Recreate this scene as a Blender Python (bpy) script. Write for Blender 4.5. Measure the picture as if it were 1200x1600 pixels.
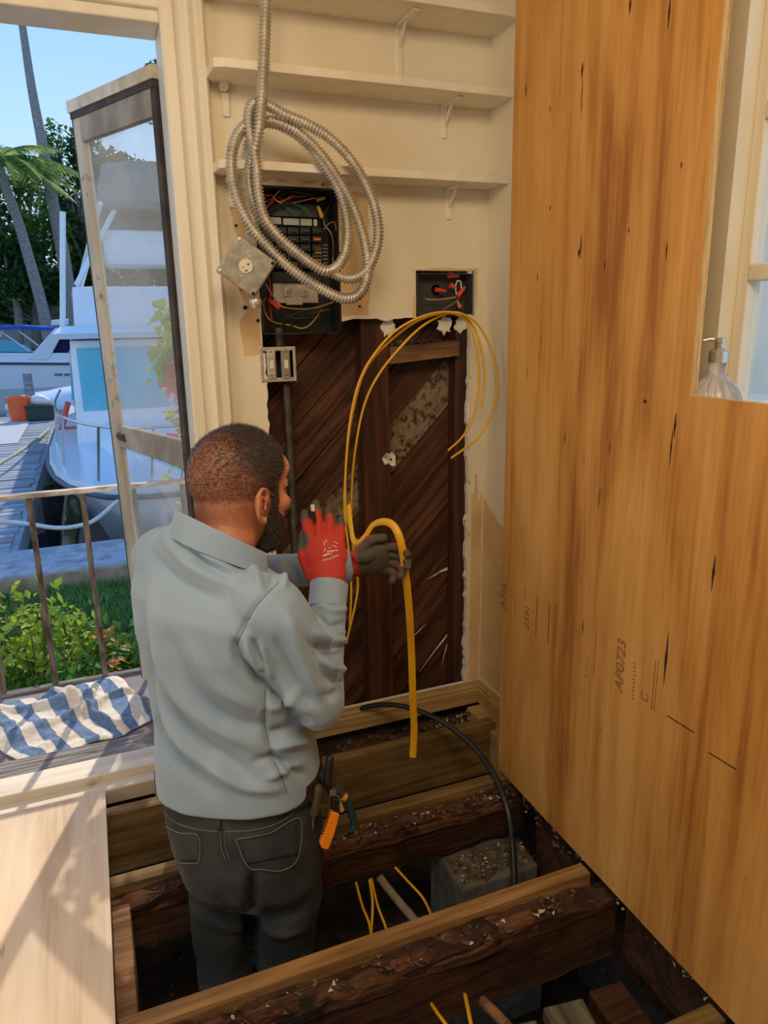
import bpy, bmesh, math, random
from mathutils import Vector, Matrix, noise
import numpy as np
random.seed(7)
for _o in list(bpy.data.objects): bpy.data.objects.remove(_o)
scene = bpy.context.scene
COL = scene.collection

# ---------------------------------------------------------------- camera
YAW, PITCH, ROLL, FPX = math.radians(21.48), math.radians(14.92), math.radians(-1.006), 1135.0
CAM = Vector((0.0, 0.0, 1.3))
FWD = Vector((math.sin(YAW)*math.cos(PITCH), math.cos(YAW)*math.cos(PITCH), -math.sin(PITCH)))
_r0 = Vector((math.cos(YAW), -math.sin(YAW), 0)); _u0 = _r0.cross(FWD)
RGT = _r0*math.cos(ROLL)+_u0*math.sin(ROLL); UPV = -_r0*math.sin(ROLL)+_u0*math.cos(ROLL)
cd = bpy.data.cameras.new('camera'); cd.sensor_fit = 'VERTICAL'; cd.sensor_height = 36.0
cd.lens = FPX/1600.0*36.0; cd.clip_start = 0.02; cd.clip_end = 500
cam = bpy.data.objects.new('camera', cd); COL.objects.link(cam)
cam.matrix_world = Matrix(((RGT.x, UPV.x, -FWD.x, CAM.x), (RGT.y, UPV.y, -FWD.y, CAM.y), (RGT.z, UPV.z, -FWD.z, CAM.z), (0, 0, 0, 1)))
scene.camera = cam

# ---------------------------------------------------------------- world, sun, lamps, exposure
w = bpy.data.worlds.new('sky'); scene.world = w; w.use_nodes = True
nt = w.node_tree; nt.nodes.clear()
wo = nt.nodes.new('ShaderNodeOutputWorld'); bg = nt.nodes.new('ShaderNodeBackground')
tc = nt.nodes.new('ShaderNodeTexCoord'); sp = nt.nodes.new('ShaderNodeSeparateXYZ'); rp = nt.nodes.new('ShaderNodeValToRGB')
nt.links.new(tc.outputs['Generated'], sp.inputs[0]); nt.links.new(sp.outputs['Z'], rp.inputs[0])
nt.links.new(rp.outputs[0], bg.inputs[0]); nt.links.new(bg.outputs[0], wo.inputs[0])
e = rp.color_ramp.elements
e[0].position = 0.0; e[0].color = (0.60, 0.80, 1.0, 1)
e[1].position = 1.0; e[1].color = (0.10, 0.30, 0.85, 1)
x_ = e.new(0.30); x_.color = (0.33, 0.56, 0.88, 1)
x_ = e.new(0.50); x_.color = (0.22, 0.45, 0.86, 1)
bg.inputs[1].default_value = 1.3

SUN_EL = math.radians(42)
sd = Vector((0.31, 0.95, 0)).normalized()*math.cos(SUN_EL)+Vector((0, 0, math.sin(SUN_EL)))
sl = bpy.data.lights.new('sun', 'SUN'); sl.energy = 3.5; sl.color = (1.0, 0.87, 0.68); sl.angle = math.radians(0.6)
so = bpy.data.objects.new('sun', sl); COL.objects.link(so)
so.rotation_euler = sd.to_track_quat('Z', 'Y').to_euler()

def area(name, loc, target, sx, sy, power, col):
    l = bpy.data.lights.new(name, 'AREA'); l.shape = 'RECTANGLE'; l.size = sx; l.size_y = sy; l.energy = power; l.color = col
    o = bpy.data.objects.new(name, l); COL.objects.link(o); o.location = loc
    o.rotation_euler = (Vector(loc)-Vector(target)).to_track_quat('Z', 'Y').to_euler()
    return o
# added fill lights without a fixture or window: warm overhead, cool from the left
area('overhead_fill', (0.1, 0.25, 2.38), (0.35, 1.3, 0.6), 0.9, 0.9, 40, (1.0, 0.78, 0.51))
area('side_fill', (-1.8, 0.5, 1.5), (0.5, 1.5, 0.8), 1.4, 1.4, 17, (0.92, 0.95, 1.0))

vs = scene.view_settings
vs.view_transform = 'Standard'; vs.look = 'None'; vs.gamma = 1.0; vs.use_curve_mapping = False; vs.exposure = 0.0

# ---------------------------------------------------------------- pixel helpers (1200 x 1600 frame)
def ray(px, py): return FWD+RGT*((px-600)/FPX)-UPV*((py-800)/FPX)
def aty(px, py, y): d = ray(px, py); return CAM+d*((y-CAM.y)/d.y)
def atz(px, py, z): d = ray(px, py); return CAM+d*((z-CAM.z)/d.z)
def atx(px, py, x): d = ray(px, py); return CAM+d*((x-CAM.x)/d.x)

# ---------------------------------------------------------------- mesh helpers
class MB:
    def __init__(s): s.v = []; s.f = []; s.m = []
    def add(s, vs, fs, mi=0):
        n = len(s.v); s.v += [tuple(p) for p in vs]; s.f += [tuple(i+n for i in f) for f in fs]; s.m += [mi]*len(fs); return s
    def box(s, lo, hi, R=None, o=None, mi=0):
        x0, y0, z0 = lo; x1, y1, z1 = hi
        vs = [Vector(p) for p in ((x0,y0,z0),(x1,y0,z0),(x1,y1,z0),(x0,y1,z0),(x0,y0,z1),(x1,y0,z1),(x1,y1,z1),(x0,y1,z1))]
        if R is not None: vs = [R @ p for p in vs]
        if o is not None: vs = [p+Vector(o) for p in vs]
        return s.add(vs, [(0,3,2,1),(4,5,6,7),(0,1,5,4),(1,2,6,5),(2,3,7,6),(3,0,4,7)], mi)
    def bevbox(s, lo, hi, b, R=None, o=None, mi=0):
        lo = Vector(lo); hi = Vector(hi); c = (lo+hi)/2; h = (hi-lo)/2
        bm = bmesh.new(); bmesh.ops.create_cube(bm, size=2.0)
        for v in bm.verts: v.co = Vector((v.co.x*h.x, v.co.y*h.y, v.co.z*h.z))
        bmesh.ops.bevel(bm, geom=bm.edges[:], offset=min(b, min(h)*0.9), segments=2, affect='EDGES', profile=0.5)
        bm.verts.index_update(); vs = [v.co+c for v in bm.verts]; fs = [[q.index for q in f.verts] for f in bm.faces]; bm.free()
        if R is not None: vs = [R @ p for p in vs]
        if o is not None: vs = [p+Vector(o) for p in vs]
        return s.add(vs, fs, mi)
    def prism(s, poly, a, b, mi=0):
        """poly: list of 3D points (planar); extruded by vector from offset a to offset b (both Vectors)"""
        n = len(poly); A = [Vector(p)+Vector(a) for p in poly]; B = [Vector(p)+Vector(b) for p in poly]
        fs = [tuple(range(n)), tuple(range(2*n-1, n-1, -1))]+[(i, n+i, n+(i+1) % n, (i+1) % n) for i in range(n)]
        return s.add(A+B, fs, mi)
    def sweep(s, path, ra, rb=None, n=8, up=None, caps=True, mi=0):
        """tube with elliptical section; ra, rb numbers or lists"""
        P = [Vector(p) for p in path]; N = len(P)
        if rb is None: rb = ra
        RA = ra if hasattr(ra, '__len__') else [ra]*N; RB = rb if hasattr(rb, '__len__') else [rb]*N
        T = []
        for i in range(N):
            t = P[min(i+1, N-1)]-P[max(i-1, 0)]
            T.append(t.normalized() if t.length > 1e-9 else Vector((0, 0, 1)))
        u = Vector(up) if up is not None else (Vector((0, 0, 1)) if abs(T[0].z) < .9 else Vector((1, 0, 0)))
        vs = []; fs = []
        for i in range(N):
            u = (u-T[i]*u.dot(T[i]))
            u = u.normalized() if u.length > 1e-6 else T[i].orthogonal().normalized()
            w_ = T[i].cross(u)
            for k in range(n):
                a = 2*math.pi*k/n; vs.append(P[i]+u*(RA[i]*math.cos(a))+w_*(RB[i]*math.sin(a)))
        for i in range(N-1):
            for k in range(n):
                a = i*n+k; b = i*n+(k+1) % n; fs.append((a, b, b+n, a+n))
        if caps: fs += [tuple(range(n-1, -1, -1)), tuple(range((N-1)*n, N*n))]
        return s.add(vs, fs, mi)
    def lathe(s, prof, o, axis=(0, 0, 1), n=20, flute=0, fl=0.0, mi=0):
        q = Vector((0, 0, 1)).rotation_difference(Vector(axis).normalized()); vs = []; fs = []; N = len(prof)
        for (r, h) in prof:
            for k in range(n):
                a = 2*math.pi*k/n; rr = r*(1+fl*math.cos(flute*a)) if flute else r
                vs.append(q @ Vector((rr*math.cos(a), rr*math.sin(a), h))+Vector(o))
        for i in range(N-1):
            for k in range(n): a = i*n+k; b = i*n+(k+1) % n; fs.append((a, b, b+n, a+n))
        fs += [tuple(range(n-1, -1, -1)), tuple(range((N-1)*n, N*n))]
        return s.add(vs, fs, mi)
    def ell(s, c, r, R=None, n=20, m=14, mi=0):
        vs = []; fs = []; c = Vector(c)
        for i in range(m+1):
            t = math.pi*i/m
            for k in range(n):
                a = 2*math.pi*k/n; p = Vector((r[0]*math.sin(t)*math.cos(a), r[1]*math.sin(t)*math.sin(a), r[2]*math.cos(t)))
                vs.append((R @ p if R is not None else p)+c)
        for i in range(m):
            for k in range(n): a = i*n+k; b = i*n+(k+1) % n; fs.append((a, a+n, b+n, b))
        return s.add(vs, fs, mi)
    def loft(s, rings, caps=True, mi=0):
        n = len(rings[0]); vs = [p for r in rings for p in r]; fs = []
        for i in range(len(rings)-1):
            for k in range(n): a = i*n+k; b = i*n+(k+1) % n; fs.append((a, b, b+n, a+n))
        if caps: fs += [tuple(range(n-1, -1, -1)), tuple(range((len(rings)-1)*n, len(rings)*n))]
        return s.add(vs, fs, mi)
    def mesh(s, name):
        me = bpy.data.meshes.new(name); me.from_pydata(s.v, [], s.f)
        if any(s.m): me.polygons.foreach_set('material_index', s.m)
        me.update(); return me

def fixn(me):
    bm = bmesh.new(); bm.from_mesh(me); bmesh.ops.recalc_face_normals(bm, faces=bm.faces[:]); bm.to_mesh(me); bm.free()

PLOC = {}
def thing(name, loc, label=None, cat=None, group=None, kind=None):
    o = bpy.data.objects.new(name, None); COL.objects.link(o); o.location = loc; o.empty_display_size = .05
    PLOC[o.name] = Vector(loc); tag(o, label, cat, group, kind); return o
def tag(o, label=None, cat=None, group=None, kind=None):
    if label: o['label'] = label
    if cat: o['category'] = cat
    if group: o['group'] = group
    if kind: o['kind'] = kind
    return o
def put(name, mb, mat, parent=None, smooth=None, label=None, cat=None, group=None, kind=None, bevel=0, fix=True):
    me = mb.mesh(name) if isinstance(mb, MB) else mb
    if fix: fixn(me)
    mats = mat if isinstance(mat, (list, tuple)) else [mat]
    for m in mats: me.materials.append(m)
    if smooth is not None:
        me.polygons.foreach_set('use_smooth', [True]*len(me.polygons))
        if smooth < 179: me.set_sharp_from_angle(angle=math.radians(smooth))
    o = bpy.data.objects.new(name, me); COL.objects.link(o)
    if parent is not None:
        o.parent = parent
        q = parent; off = Vector((0, 0, 0))
        if q.name in PLOC: off = PLOC[q.name]
        o.matrix_parent_inverse = Matrix.Translation(-off)
    if bevel:
        b = o.modifiers.new('bevel', 'BEVEL'); b.width = bevel; b.segments = 2; b.limit_method = 'ANGLE'; b.angle_limit = math.radians(40)
    return tag(o, label, cat, group, kind)
def crom(pts, k=8, closed=False):
    P = [Vector(p) for p in pts]; out = []; n = len(P)
    for i in range(n-1):
        p0 = P[max(i-1, 0)]; p1 = P[i]; p2 = P[i+1]; p3 = P[min(i+2, n-1)]
        for j in range(k):
            t = j/k; out.append(0.5*((2*p1)+(p2-p0)*t+(2*p0-5*p1+4*p2-p3)*t*t+(3*p1-p0-3*p2+p3)*t**3))
    out.append(P[-1]); return out
def resample(path, step):
    P = [Vector(p) for p in path]; L = [0]
    for i in range(1, len(P)): L.append(L[-1]+(P[i]-P[i-1]).length)
    n = max(2, int(L[-1]/step)); out = []; j = 0
    for i in range(n+1):
        s_ = L[-1]*i/n
        while j < len(P)-2 and L[j+1] < s_: j += 1
        d = L[j+1]-L[j]; out.append(P[j].lerp(P[j+1], 0 if d < 1e-9 else (s_-L[j])/d))
    return out
def remesh(mb, voxel, smooth=6, fac=0.5):
    me = mb.mesh('tmp'); fixn(me)
    o = bpy.data.objects.new('tmp', me); COL.objects.link(o)
    r = o.modifiers.new('r', 'REMESH'); r.mode = 'VOXEL'; r.voxel_size = voxel; r.use_smooth_shade = True
    if smooth:
        s_ = o.modifiers.new('s', 'SMOOTH'); s_.factor = fac; s_.iterations = smooth
    dg = bpy.context.evaluated_depsgraph_get(); dg.update()
    out = bpy.data.meshes.new_from_object(o.evaluated_get(dg))
    bpy.data.objects.remove(o); return out

# ---------------------------------------------------------------- materials
def mat(name, c1, c2=None, rough=0.6, metal=0.0, scale=20.0, stretch=(1, 1, 1), bump=0.0, detail=5.0, lo=0.35, hi=0.65, c3=None, s3=4.0, t3=(0.6, 0.68), bscale=None, spec=0.5, trans=0.0, rand=0.0, alpha=1.0, sheen=0.0, sss=0.0, rot=(0, 0, 0)):
    m = bpy.data.materials.new(name); m.use_nodes = True; n = m.node_tree.nodes; l = m.node_tree.links
    b = n['Principled BSDF']; b.inputs['Roughness'].default_value = rough; b.inputs['Metallic'].default_value = metal
    b.inputs['Specular IOR Level'].default_value = spec; b.inputs['Transmission Weight'].default_value = trans; b.inputs['Alpha'].default_value = alpha
    if sheen: b.inputs['Sheen Weight'].default_value = sheen
    if sss:
        b.inputs['Subsurface Weight'].default_value = sss; b.inputs['Subsurface Radius'].default_value = (0.01, 0.004, 0.002)
    c1 = (*c1, 1); c2 = (*c2, 1) if c2 else c1
    tc = n.new('ShaderNodeTexCoord'); mp = n.new('ShaderNodeMapping'); l.new(tc.outputs['Object'], mp.inputs[0])
    mp.inputs['Scale'].default_value = stretch; mp.inputs['Rotation'].default_value = rot
    nz = n.new('ShaderNodeTexNoise'); nz.inputs['Scale'].default_value = scale; nz.inputs['Detail'].default_value = detail; l.new(mp.outputs[0], nz.inputs['Vector'])
    rp = n.new('ShaderNodeValToRGB'); rp.color_ramp.elements[0].position = lo; rp.color_ramp.elements[1].position = hi
    rp.color_ramp.elements[0].color = c1; rp.color_ramp.elements[1].color = c2; l.new(nz.outputs['Fac'], rp.inputs[0])
    out = rp.outputs[0]
    if rand:
        oi = n.new('ShaderNodeObjectInfo'); ad = n.new('ShaderNodeVectorMath'); ad.operation = 'SCALE'
        cx = n.new('ShaderNodeCombineXYZ')
        for i in range(3): l.new(oi.outputs['Random'], cx.inputs[i])
        l.new(cx.outputs[0], ad.inputs[0]); ad.inputs['Scale'].default_value = 37.0
        va = n.new('ShaderNodeVectorMath'); va.operation = 'ADD'; l.new(tc.outputs['Object'], va.inputs[0]); l.new(ad.outputs[0], va.inputs[1]); l.new(va.outputs[0], mp.inputs[0])
        hs = n.new('ShaderNodeHueSaturation'); mr = n.new('ShaderNodeMapRange'); l.new(oi.outputs['Random'], mr.inputs[0])
        mr.inputs[3].default_value = 1-rand; mr.inputs[4].default_value = 1+rand; l.new(mr.outputs[0], hs.inputs['Value']); l.new(out, hs.inputs['Color']); out = hs.outputs[0]
    if c3:
        n3 = n.new('ShaderNodeTexNoise'); n3.inputs['Scale'].default_value = s3; n3.inputs['Detail'].default_value = 6; l.new(mp.outputs[0] if rand else tc.outputs['Object'], n3.inputs['Vector'])
        r3 = n.new('ShaderNodeValToRGB'); r3.color_ramp.elements[0].position = t3[0]; r3.color_ramp.elements[1].position = t3[1]; l.new(n3.outputs['Fac'], r3.inputs[0])
        mx = n.new('ShaderNodeMix'); mx.data_type = 'RGBA'; l.new(r3.outputs[0], mx.inputs[0]); l.new(out, mx.inputs[6]); mx.inputs[7].default_value = (*c3, 1); out = mx.outputs[2]
    l.new(out, b.inputs['Base Color'])
    if bump:
        bp = n.new('ShaderNodeBump'); bp.inputs['Strength'].default_value = bump; bp.inputs['Distance'].default_value = 0.01
        src = nz.outputs['Fac']
        if bscale:
            nb = n.new('ShaderNodeTexNoise'); nb.inputs['Scale'].default_value = bscale; nb.inputs['Detail'].default_value = 4; l.new(mp.outputs[0], nb.inputs['Vector']); src = nb.outputs['Fac']
        l.new(src, bp.inputs['Height']); l.new(bp.outputs[0], b.inputs['Normal'])
    return m

def wood(name, dark, light, grain='x', scale=6.0, rough=0.65, bump=0.25, knot=None, knot_amt=0.0, rand=0.0, ringw=5.0, spec=0.3, rot=None, stain=None, st=(0.55, 0.75), ss=3.0):
    """procedural timber: growth rings stretched along the grain, fine pores, optional knots and stains"""
    m = bpy.data.materials.new(name); m.use_nodes = True; n = m.node_tree.nodes; l = m.node_tree.links
    b = n['Principled BSDF']; b.inputs['Roughness'].default_value = rough; b.inputs['Specular IOR Level'].default_value = spec
    tc = n.new('ShaderNodeTexCoord'); vec = tc.outputs['Object']
    if rand:
        oi = n.new('ShaderNodeObjectInfo'); cx = n.new('ShaderNodeCombineXYZ')
        for i in range(3): l.new(oi.outputs['Random'], cx.inputs[i])
        sc = n.new('ShaderNodeVectorMath'); sc.operation = 'SCALE'; sc.inputs['Scale'].default_value = 23.0; l.new(cx.outputs[0], sc.inputs[0])
        va = n.new('ShaderNodeVectorMath'); va.operation = 'ADD'; l.new(vec, va.inputs[0]); l.new(sc.outputs[0], va.inputs[1]); vec = va.outputs[0]
    if rot is not None:
        mr0 = n.new('ShaderNodeMapping'); mr0.inputs['Rotation'].default_value = rot; l.new(vec, mr0.inputs[0]); vec = mr0.outputs[0]
    s_ = {'x': (0.06, 1, 1), 'y': (1, 0.06, 1), 'z': (1, 1, 0.06)}[grain]
    mp = n.new('ShaderNodeMapping'); mp.inputs['Scale'].default_value = s_; l.new(vec, mp.inputs[0])
    big = n.new('ShaderNodeTexNoise'); big.inputs['Scale'].default_value = scale; big.inputs['Detail'].default_value = 2; big.inputs['Distortion'].default_value = 0.6; l.new(mp.outputs[0], big.inputs['Vector'])
    ml = n.new('ShaderNodeMath'); ml.operation = 'MULTIPLY'; ml.inputs[1].default_value = ringw; l.new(big.outputs['Fac'], ml.inputs[0])
    sn = n.new('ShaderNodeMath'); sn.operation = 'PINGPONG'; sn.inputs[1].default_value = 0.5; l.new(ml.outputs[0], sn.inputs[0])
    fine = n.new('ShaderNodeTexNoise'); fine.inputs['Scale'].default_value = scale*14; fine.inputs['Detail'].default_value = 4; l.new(mp.outputs[0], fine.inputs['Vector'])
    ad = n.new('ShaderNodeMath'); ad.operation = 'MULTIPLY_ADD'; ad.inputs[1].default_value = 0.9; l.new(sn.outputs[0], ad.inputs[0]); l.new(fine.outputs['Fac'], ad.inputs[2])
    rp = n.new('ShaderNodeValToRGB'); rp.color_ramp.elements[0].position = 0.38; rp.color_ramp.elements[1].position = 0.98
    rp.color_ramp.elements[0].color = (*dark, 1); rp.color_ramp.elements[1].color = (*light, 1); l.new(ad.outputs[0], rp.inputs[0]); out = rp.outputs[0]
    if stain:
        n3 = n.new('ShaderNodeTexNoise'); n3.inputs['Scale'].default_value = ss; n3.inputs['Detail'].default_value = 7; n3.inputs['Roughness'].default_value = 0.65; l.new(vec, n3.inputs['Vector'])
        r3 = n.new('ShaderNodeValToRGB'); r3.color_ramp.elements[0].position = st[0]; r3.color_ramp.elements[1].position = st[1]; l.new(n3.outputs['Fac'], r3.inputs[0])
        mx = n.new('ShaderNodeMix'); mx.data_type = 'RGBA'; l.new(r3.outputs[0], mx.inputs[0]); l.new(out, mx.inputs[6]); mx.inputs[7].default_value = (*stain, 1); out = mx.outputs[2]
    if knot:
        s2 = {'x': (0.22, 1, 1), 'y': (1, 0.22, 1), 'z': (1, 1, 0.22)}[grain]
        m2 = n.new('ShaderNodeMapping'); m2.inputs['Scale'].default_value = s2; l.new(vec, m2.inputs[0])
        vo = n.new('ShaderNodeTexVoronoi'); vo.inputs['Scale'].default_value = scale*2.2; l.new(m2.outputs[0], vo.inputs['Vector'])
        vn = n.new('ShaderNodeTexNoise'); vn.inputs['Scale'].default_value = 40; l.new(m2.outputs[0], vn.inputs['Vector'])
        sb = n.new('ShaderNodeMath'); sb.operation = 'MULTIPLY_ADD'; sb.inputs[1].default_value = 0.06; l.new(vn.outputs['Fac'], sb.inputs[0]); l.new(vo.outputs['Distance'], sb.inputs[2])
        r2 = n.new('ShaderNodeValToRGB'); r2.color_ramp.elements[0].position = 0.05; r2.color_ramp.elements[0].color = (1, 1, 1, 1); r2.color_ramp.elements[1].position = 0.05+knot_amt; r2.color_ramp.elements[1].color = (0, 0, 0, 1); l.new(sb.outputs[0], r2.inputs[0])
        mx = n.new('ShaderNodeMix'); mx.data_type = 'RGBA'; l.new(r2.outputs[0], mx.inputs[0]); l.new(out, mx.inputs[6]); mx.inputs[7].default_value = (*knot, 1); out = mx.outputs[2]
    if rand:
        hs = n.new('ShaderNodeHueSaturation'); mr = n.new('ShaderNodeMapRange'); l.new(oi.outputs['Random'], mr.inputs[0]); mr.inputs[3].default_value = 1-rand; mr.inputs[4].default_value = 1+rand
        l.new(mr.outputs[0], hs.inputs['Value']); l.new(out, hs.inputs['Color']); out = hs.outputs[0]
    l.new(out, b.inputs['Base Color'])
    if bump:
        bp = n.new('ShaderNodeBump'); bp.inputs['Strength'].default_value = bump; bp.inputs['Distance'].default_value = 0.004; l.new(ad.outputs[0], bp.inputs['Height']); l.new(bp.outputs[0], b.inputs['Normal'])
    return m

M_PAINT = mat('cream_paint', (0.76, 0.66, 0.48), (0.82, 0.73, 0.55), rough=0.55, scale=3, bump=0.06, bscale=60)
M_TRIM = mat('white_trim_paint', (0.76, 0.68, 0.53), (0.84, 0.77, 0.63), rough=0.42, scale=5, stretch=(3, 3, .4), bump=0.05)
M_PAPER = mat('bare_drywall_paper', (0.62, 0.42, 0.20), (0.72, 0.52, 0.28), rough=0.85, scale=8, bump=0.1)
M_GYP = mat('plaster', (0.72, 0.66, 0.54), (0.82, 0.76, 0.64), rough=0.9, scale=40, bump=0.5, c3=(0.30, 0.2, 0.1), s3=30, t3=(0.6, 0.7))
def plymat(name, light, mid, dark, rough=.5, axis='z'):
    """rotary-cut veneer: fine broken streaks along z, broad mottling, sparse pores"""
    m = bpy.data.materials.new(name); m.use_nodes = True; n = m.node_tree.nodes; l = m.node_tree.links; b = n['Principled BSDF']; b.inputs['Roughness'].default_value = rough; b.inputs['Specular IOR Level'].default_value = .3
    tc = n.new('ShaderNodeTexCoord')
    def nz(scale, st, det, dist=0.0, rg=.55):
        mp = n.new('ShaderNodeMapping'); mp.inputs['Scale'].default_value = st if axis == 'z' else (st[0], st[2], st[1]); l.new(tc.outputs['Object'], mp.inputs[0]); t = n.new('ShaderNodeTexNoise'); t.inputs['Scale'].default_value = scale; t.inputs['Detail'].default_value = det; t.inputs['Distortion'].default_value = dist; t.inputs['Roughness'].default_value = rg; l.new(mp.outputs[0], t.inputs['Vector']); return t.outputs['Fac']
    def math_(op, a, bq, c=None):
        q = n.new('ShaderNodeMath'); q.operation = op
        for i, v in enumerate((a, bq, c)):
            if v is None: continue
            if isinstance(v, (int, float)): q.inputs[i].default_value = v
            else: l.new(v, q.inputs[i])
        return q.outputs[0]
    f1 = nz(26, (1, 1, .045), 6, .3); f2 = nz(5, (1, 1, .16), 5, 1.2); f3 = nz(120, (1, 1, .06), 2)
    v = math_('MULTIPLY_ADD', f1, .55, math_('MULTIPLY_ADD', f2, .75, math_('MULTIPLY', f3, .22)))
    rp = n.new('ShaderNodeValToRGB'); rp.color_ramp.elements[0].position = .55; rp.color_ramp.elements[0].color = (*dark, 1); rp.color_ramp.elements[1].position = .92; rp.color_ramp.elements[1].color = (*light, 1); e_ = rp.color_ramp.elements.new(.72); e_.color = (*mid, 1); l.new(v, rp.inputs[0])
    f4 = nz(60, (1, 1, .12), 3); r4 = n.new('ShaderNodeValToRGB'); r4.color_ramp.elements[0].position = .70; r4.color_ramp.elements[1].position = .80; l.new(f4, r4.inputs[0])
    mx = n.new('ShaderNodeMix'); mx.data_type = 'RGBA'; l.new(r4.outputs[0], mx.inputs[0]); l.new(rp.outputs[0], mx.inputs[6]); mx.inputs[7].default_value = (*[c*.45 for c in dark], 1); l.new(mx.outputs[2], b.inputs['Base Color'])
    bp = n.new('ShaderNodeBump'); bp.inputs['Strength'].default_value = .12; bp.inputs['Distance'].default_value = .003; l.new(f1, bp.inputs['Height']); l.new(bp.outputs[0], b.inputs['Normal']); return m
M_PLY = plymat('stained_plywood', (.60, .318, .088), (.48, .222, .048), (.29, .106, .018))
M_PLYEDGE = wood('plywood_edge', (0.36, 0.2, 0.07), (0.62, 0.42, 0.18), 'z', scale=30, rough=0.7)
M_FLOORPLY = plymat('floor_plywood', (.76, .63, .49), (.68, .54, .40), (.50, .37, .25), rough=.8, axis='y')
M_NEWJ = wood('new_joist_timber', (0.10, 0.058, 0.018), (0.24, 0.150, 0.052), 'x', scale=9, rough=0.7, bump=0.2, rand=0.12, ringw=6, stain=(0.07, 0.036, 0.012), st=(0.45, 0.75), ss=4)
M_NEWJ2 = wood('orange_pine_joist', (0.17, 0.085, 0.028), (0.36, 0.20, 0.075), 'x', scale=10, rough=0.7, bump=0.2, ringw=5)
M_OLDJ = wood('rotten_joist_timber', (0.022, 0.009, 0.004), (0.085, 0.034, 0.015), 'x', scale=9, rough=0.7, bump=0.6, rand=0.15, ringw=5, stain=(0.012, 0.006, 0.004), st=(0.48, 0.66), ss=6)
M_ROT = wood('rotten_edge_timber', (0.025, 0.010, 0.005), (0.15, 0.062, 0.026), 'x', scale=16, rough=0.8, bump=0.9, stain=(0.014, 0.008, 0.005), st=(0.5, 0.6), ss=9)
M_SHEATH = wood('dark_sheathing_board', (0.030, 0.011, 0.006), (0.135, 0.052, 0.024), 'x', scale=9, rough=0.6, bump=0.4, rand=0.28, ringw=7, rot=(0, math.radians(46), 0), stain=(0.012, 0.006, 0.004), st=(0.55, 0.7), ss=4)
M_SHEATHG = wood('greyed_sheathing_board', (0.09, 0.055, 0.032), (0.30, 0.22, 0.135), 'x', scale=9, rough=0.8, bump=0.5, rot=(0, math.radians(46), 0), stain=(0.06, 0.028, 0.015), st=(0.47, 0.60), ss=42)
M_STUD = wood('dark_stud_timber', (0.028, 0.010, 0.005), (0.095, 0.030, 0.013), 'z', scale=10, rough=0.6, bump=0.35, ringw=6)
M_BLOCK = wood('weathered_block_timber', (0.10, 0.045, 0.018), (0.27, 0.145, 0.065), 'x', scale=10, rough=0.8, bump=0.6)
M_BASE = wood('tan_baseboard', (0.34, 0.20, 0.075), (0.50, 0.33, 0.14), 'x', scale=8, rough=0.6, bump=0.15, stain=(0.10, 0.05, 0.02), st=(0.62, 0.75), ss=5)
M_SILL = mat('weathered_white_sill', (0.56, 0.47, 0.34), (0.78, 0.71, 0.60), rough=0.8, scale=10, stretch=(.15, 2, 1), bump=0.3, c3=(0.34, 0.27, 0.2), s3=9, t3=(0.60, 0.72))
M_GREYPL = wood('grey_weathered_plank', (0.075, 0.065, 0.06), (0.33, 0.31, 0.30), 'x', scale=14, rough=0.9, bump=0.9, ringw=8)
M_PORCH = mat('grey_porch_boards', (0.18, 0.155, 0.155), (0.27, 0.235, 0.23), rough=0.85, scale=6, stretch=(.3, 3, 1), bump=0.2)
M_DIRT = mat('dark_soil', (0.018, 0.012, 0.008), (0.06, 0.04, 0.026), rough=1, scale=14, bump=0.8, c3=(0.11, 0.085, 0.06), s3=30, t3=(0.62, 0.7))
M_CONC = mat('concrete', (0.07, 0.06, 0.045), (0.13, 0.115, 0.09), rough=0.95, scale=25, bump=0.4)
M_BLACKMETAL = mat('black_steel', (0.010, 0.010, 0.011), (0.022, 0.02, 0.02), rough=0.5, scale=15)
M_GREYMETAL = mat('galvanised_steel', (0.28, 0.27, 0.23), (0.44, 0.42, 0.36), rough=0.42, metal=0.75, scale=45, bump=0.05)
M_SILVER = mat('bright_zinc', (0.55, 0.53, 0.48), (0.7, 0.68, 0.62), rough=0.35, metal=0.8, scale=60)
M_MC = mat('armoured_cable_steel', (0.50, 0.46, 0.39), (0.68, 0.63, 0.54), rough=0.36, metal=0.7, scale=25)
M_BLACKPL = mat('black_plastic', (0.012, 0.012, 0.012), (0.02, 0.02, 0.02), rough=0.4, scale=20)
M_YEL = mat('yellow_cable_jacket', (0.75, 0.40, 0.012), (0.85, 0.47, 0.02), rough=0.4, scale=12)
M_YELW = mat('yellow_wire', (0.65, 0.36, 0.08), rough=0.5)
M_RED = mat('red_plastic', (0.65, 0.05, 0.03), (0.75, 0.08, 0.04), rough=0.4)
M_REDW = mat('red_wire', (0.5, 0.06, 0.03), rough=0.45)
M_ORW = mat('orange_wire', (0.7, 0.18, 0.05), rough=0.45)
M_GRW = mat('green_wire', (0.02, 0.22, 0.07), rough=0.45)
M_TANW = mat('tan_wire', (0.5, 0.33, 0.16), rough=0.5)
M_IVORY = mat('ivory_plastic', (0.72, 0.64, 0.48), rough=0.4)
M_WHITEPL = mat('white_plastic', (0.8, 0.78, 0.72), rough=0.4)
M_DARKSLOT = mat('dark_slot', (0.008, 0.007, 0.006), rough=0.8)
M_WHITE = mat('white_paint', (0.8, 0.79, 0.74), (0.86, 0.85, 0.8), rough=0.5, scale=4)
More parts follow.
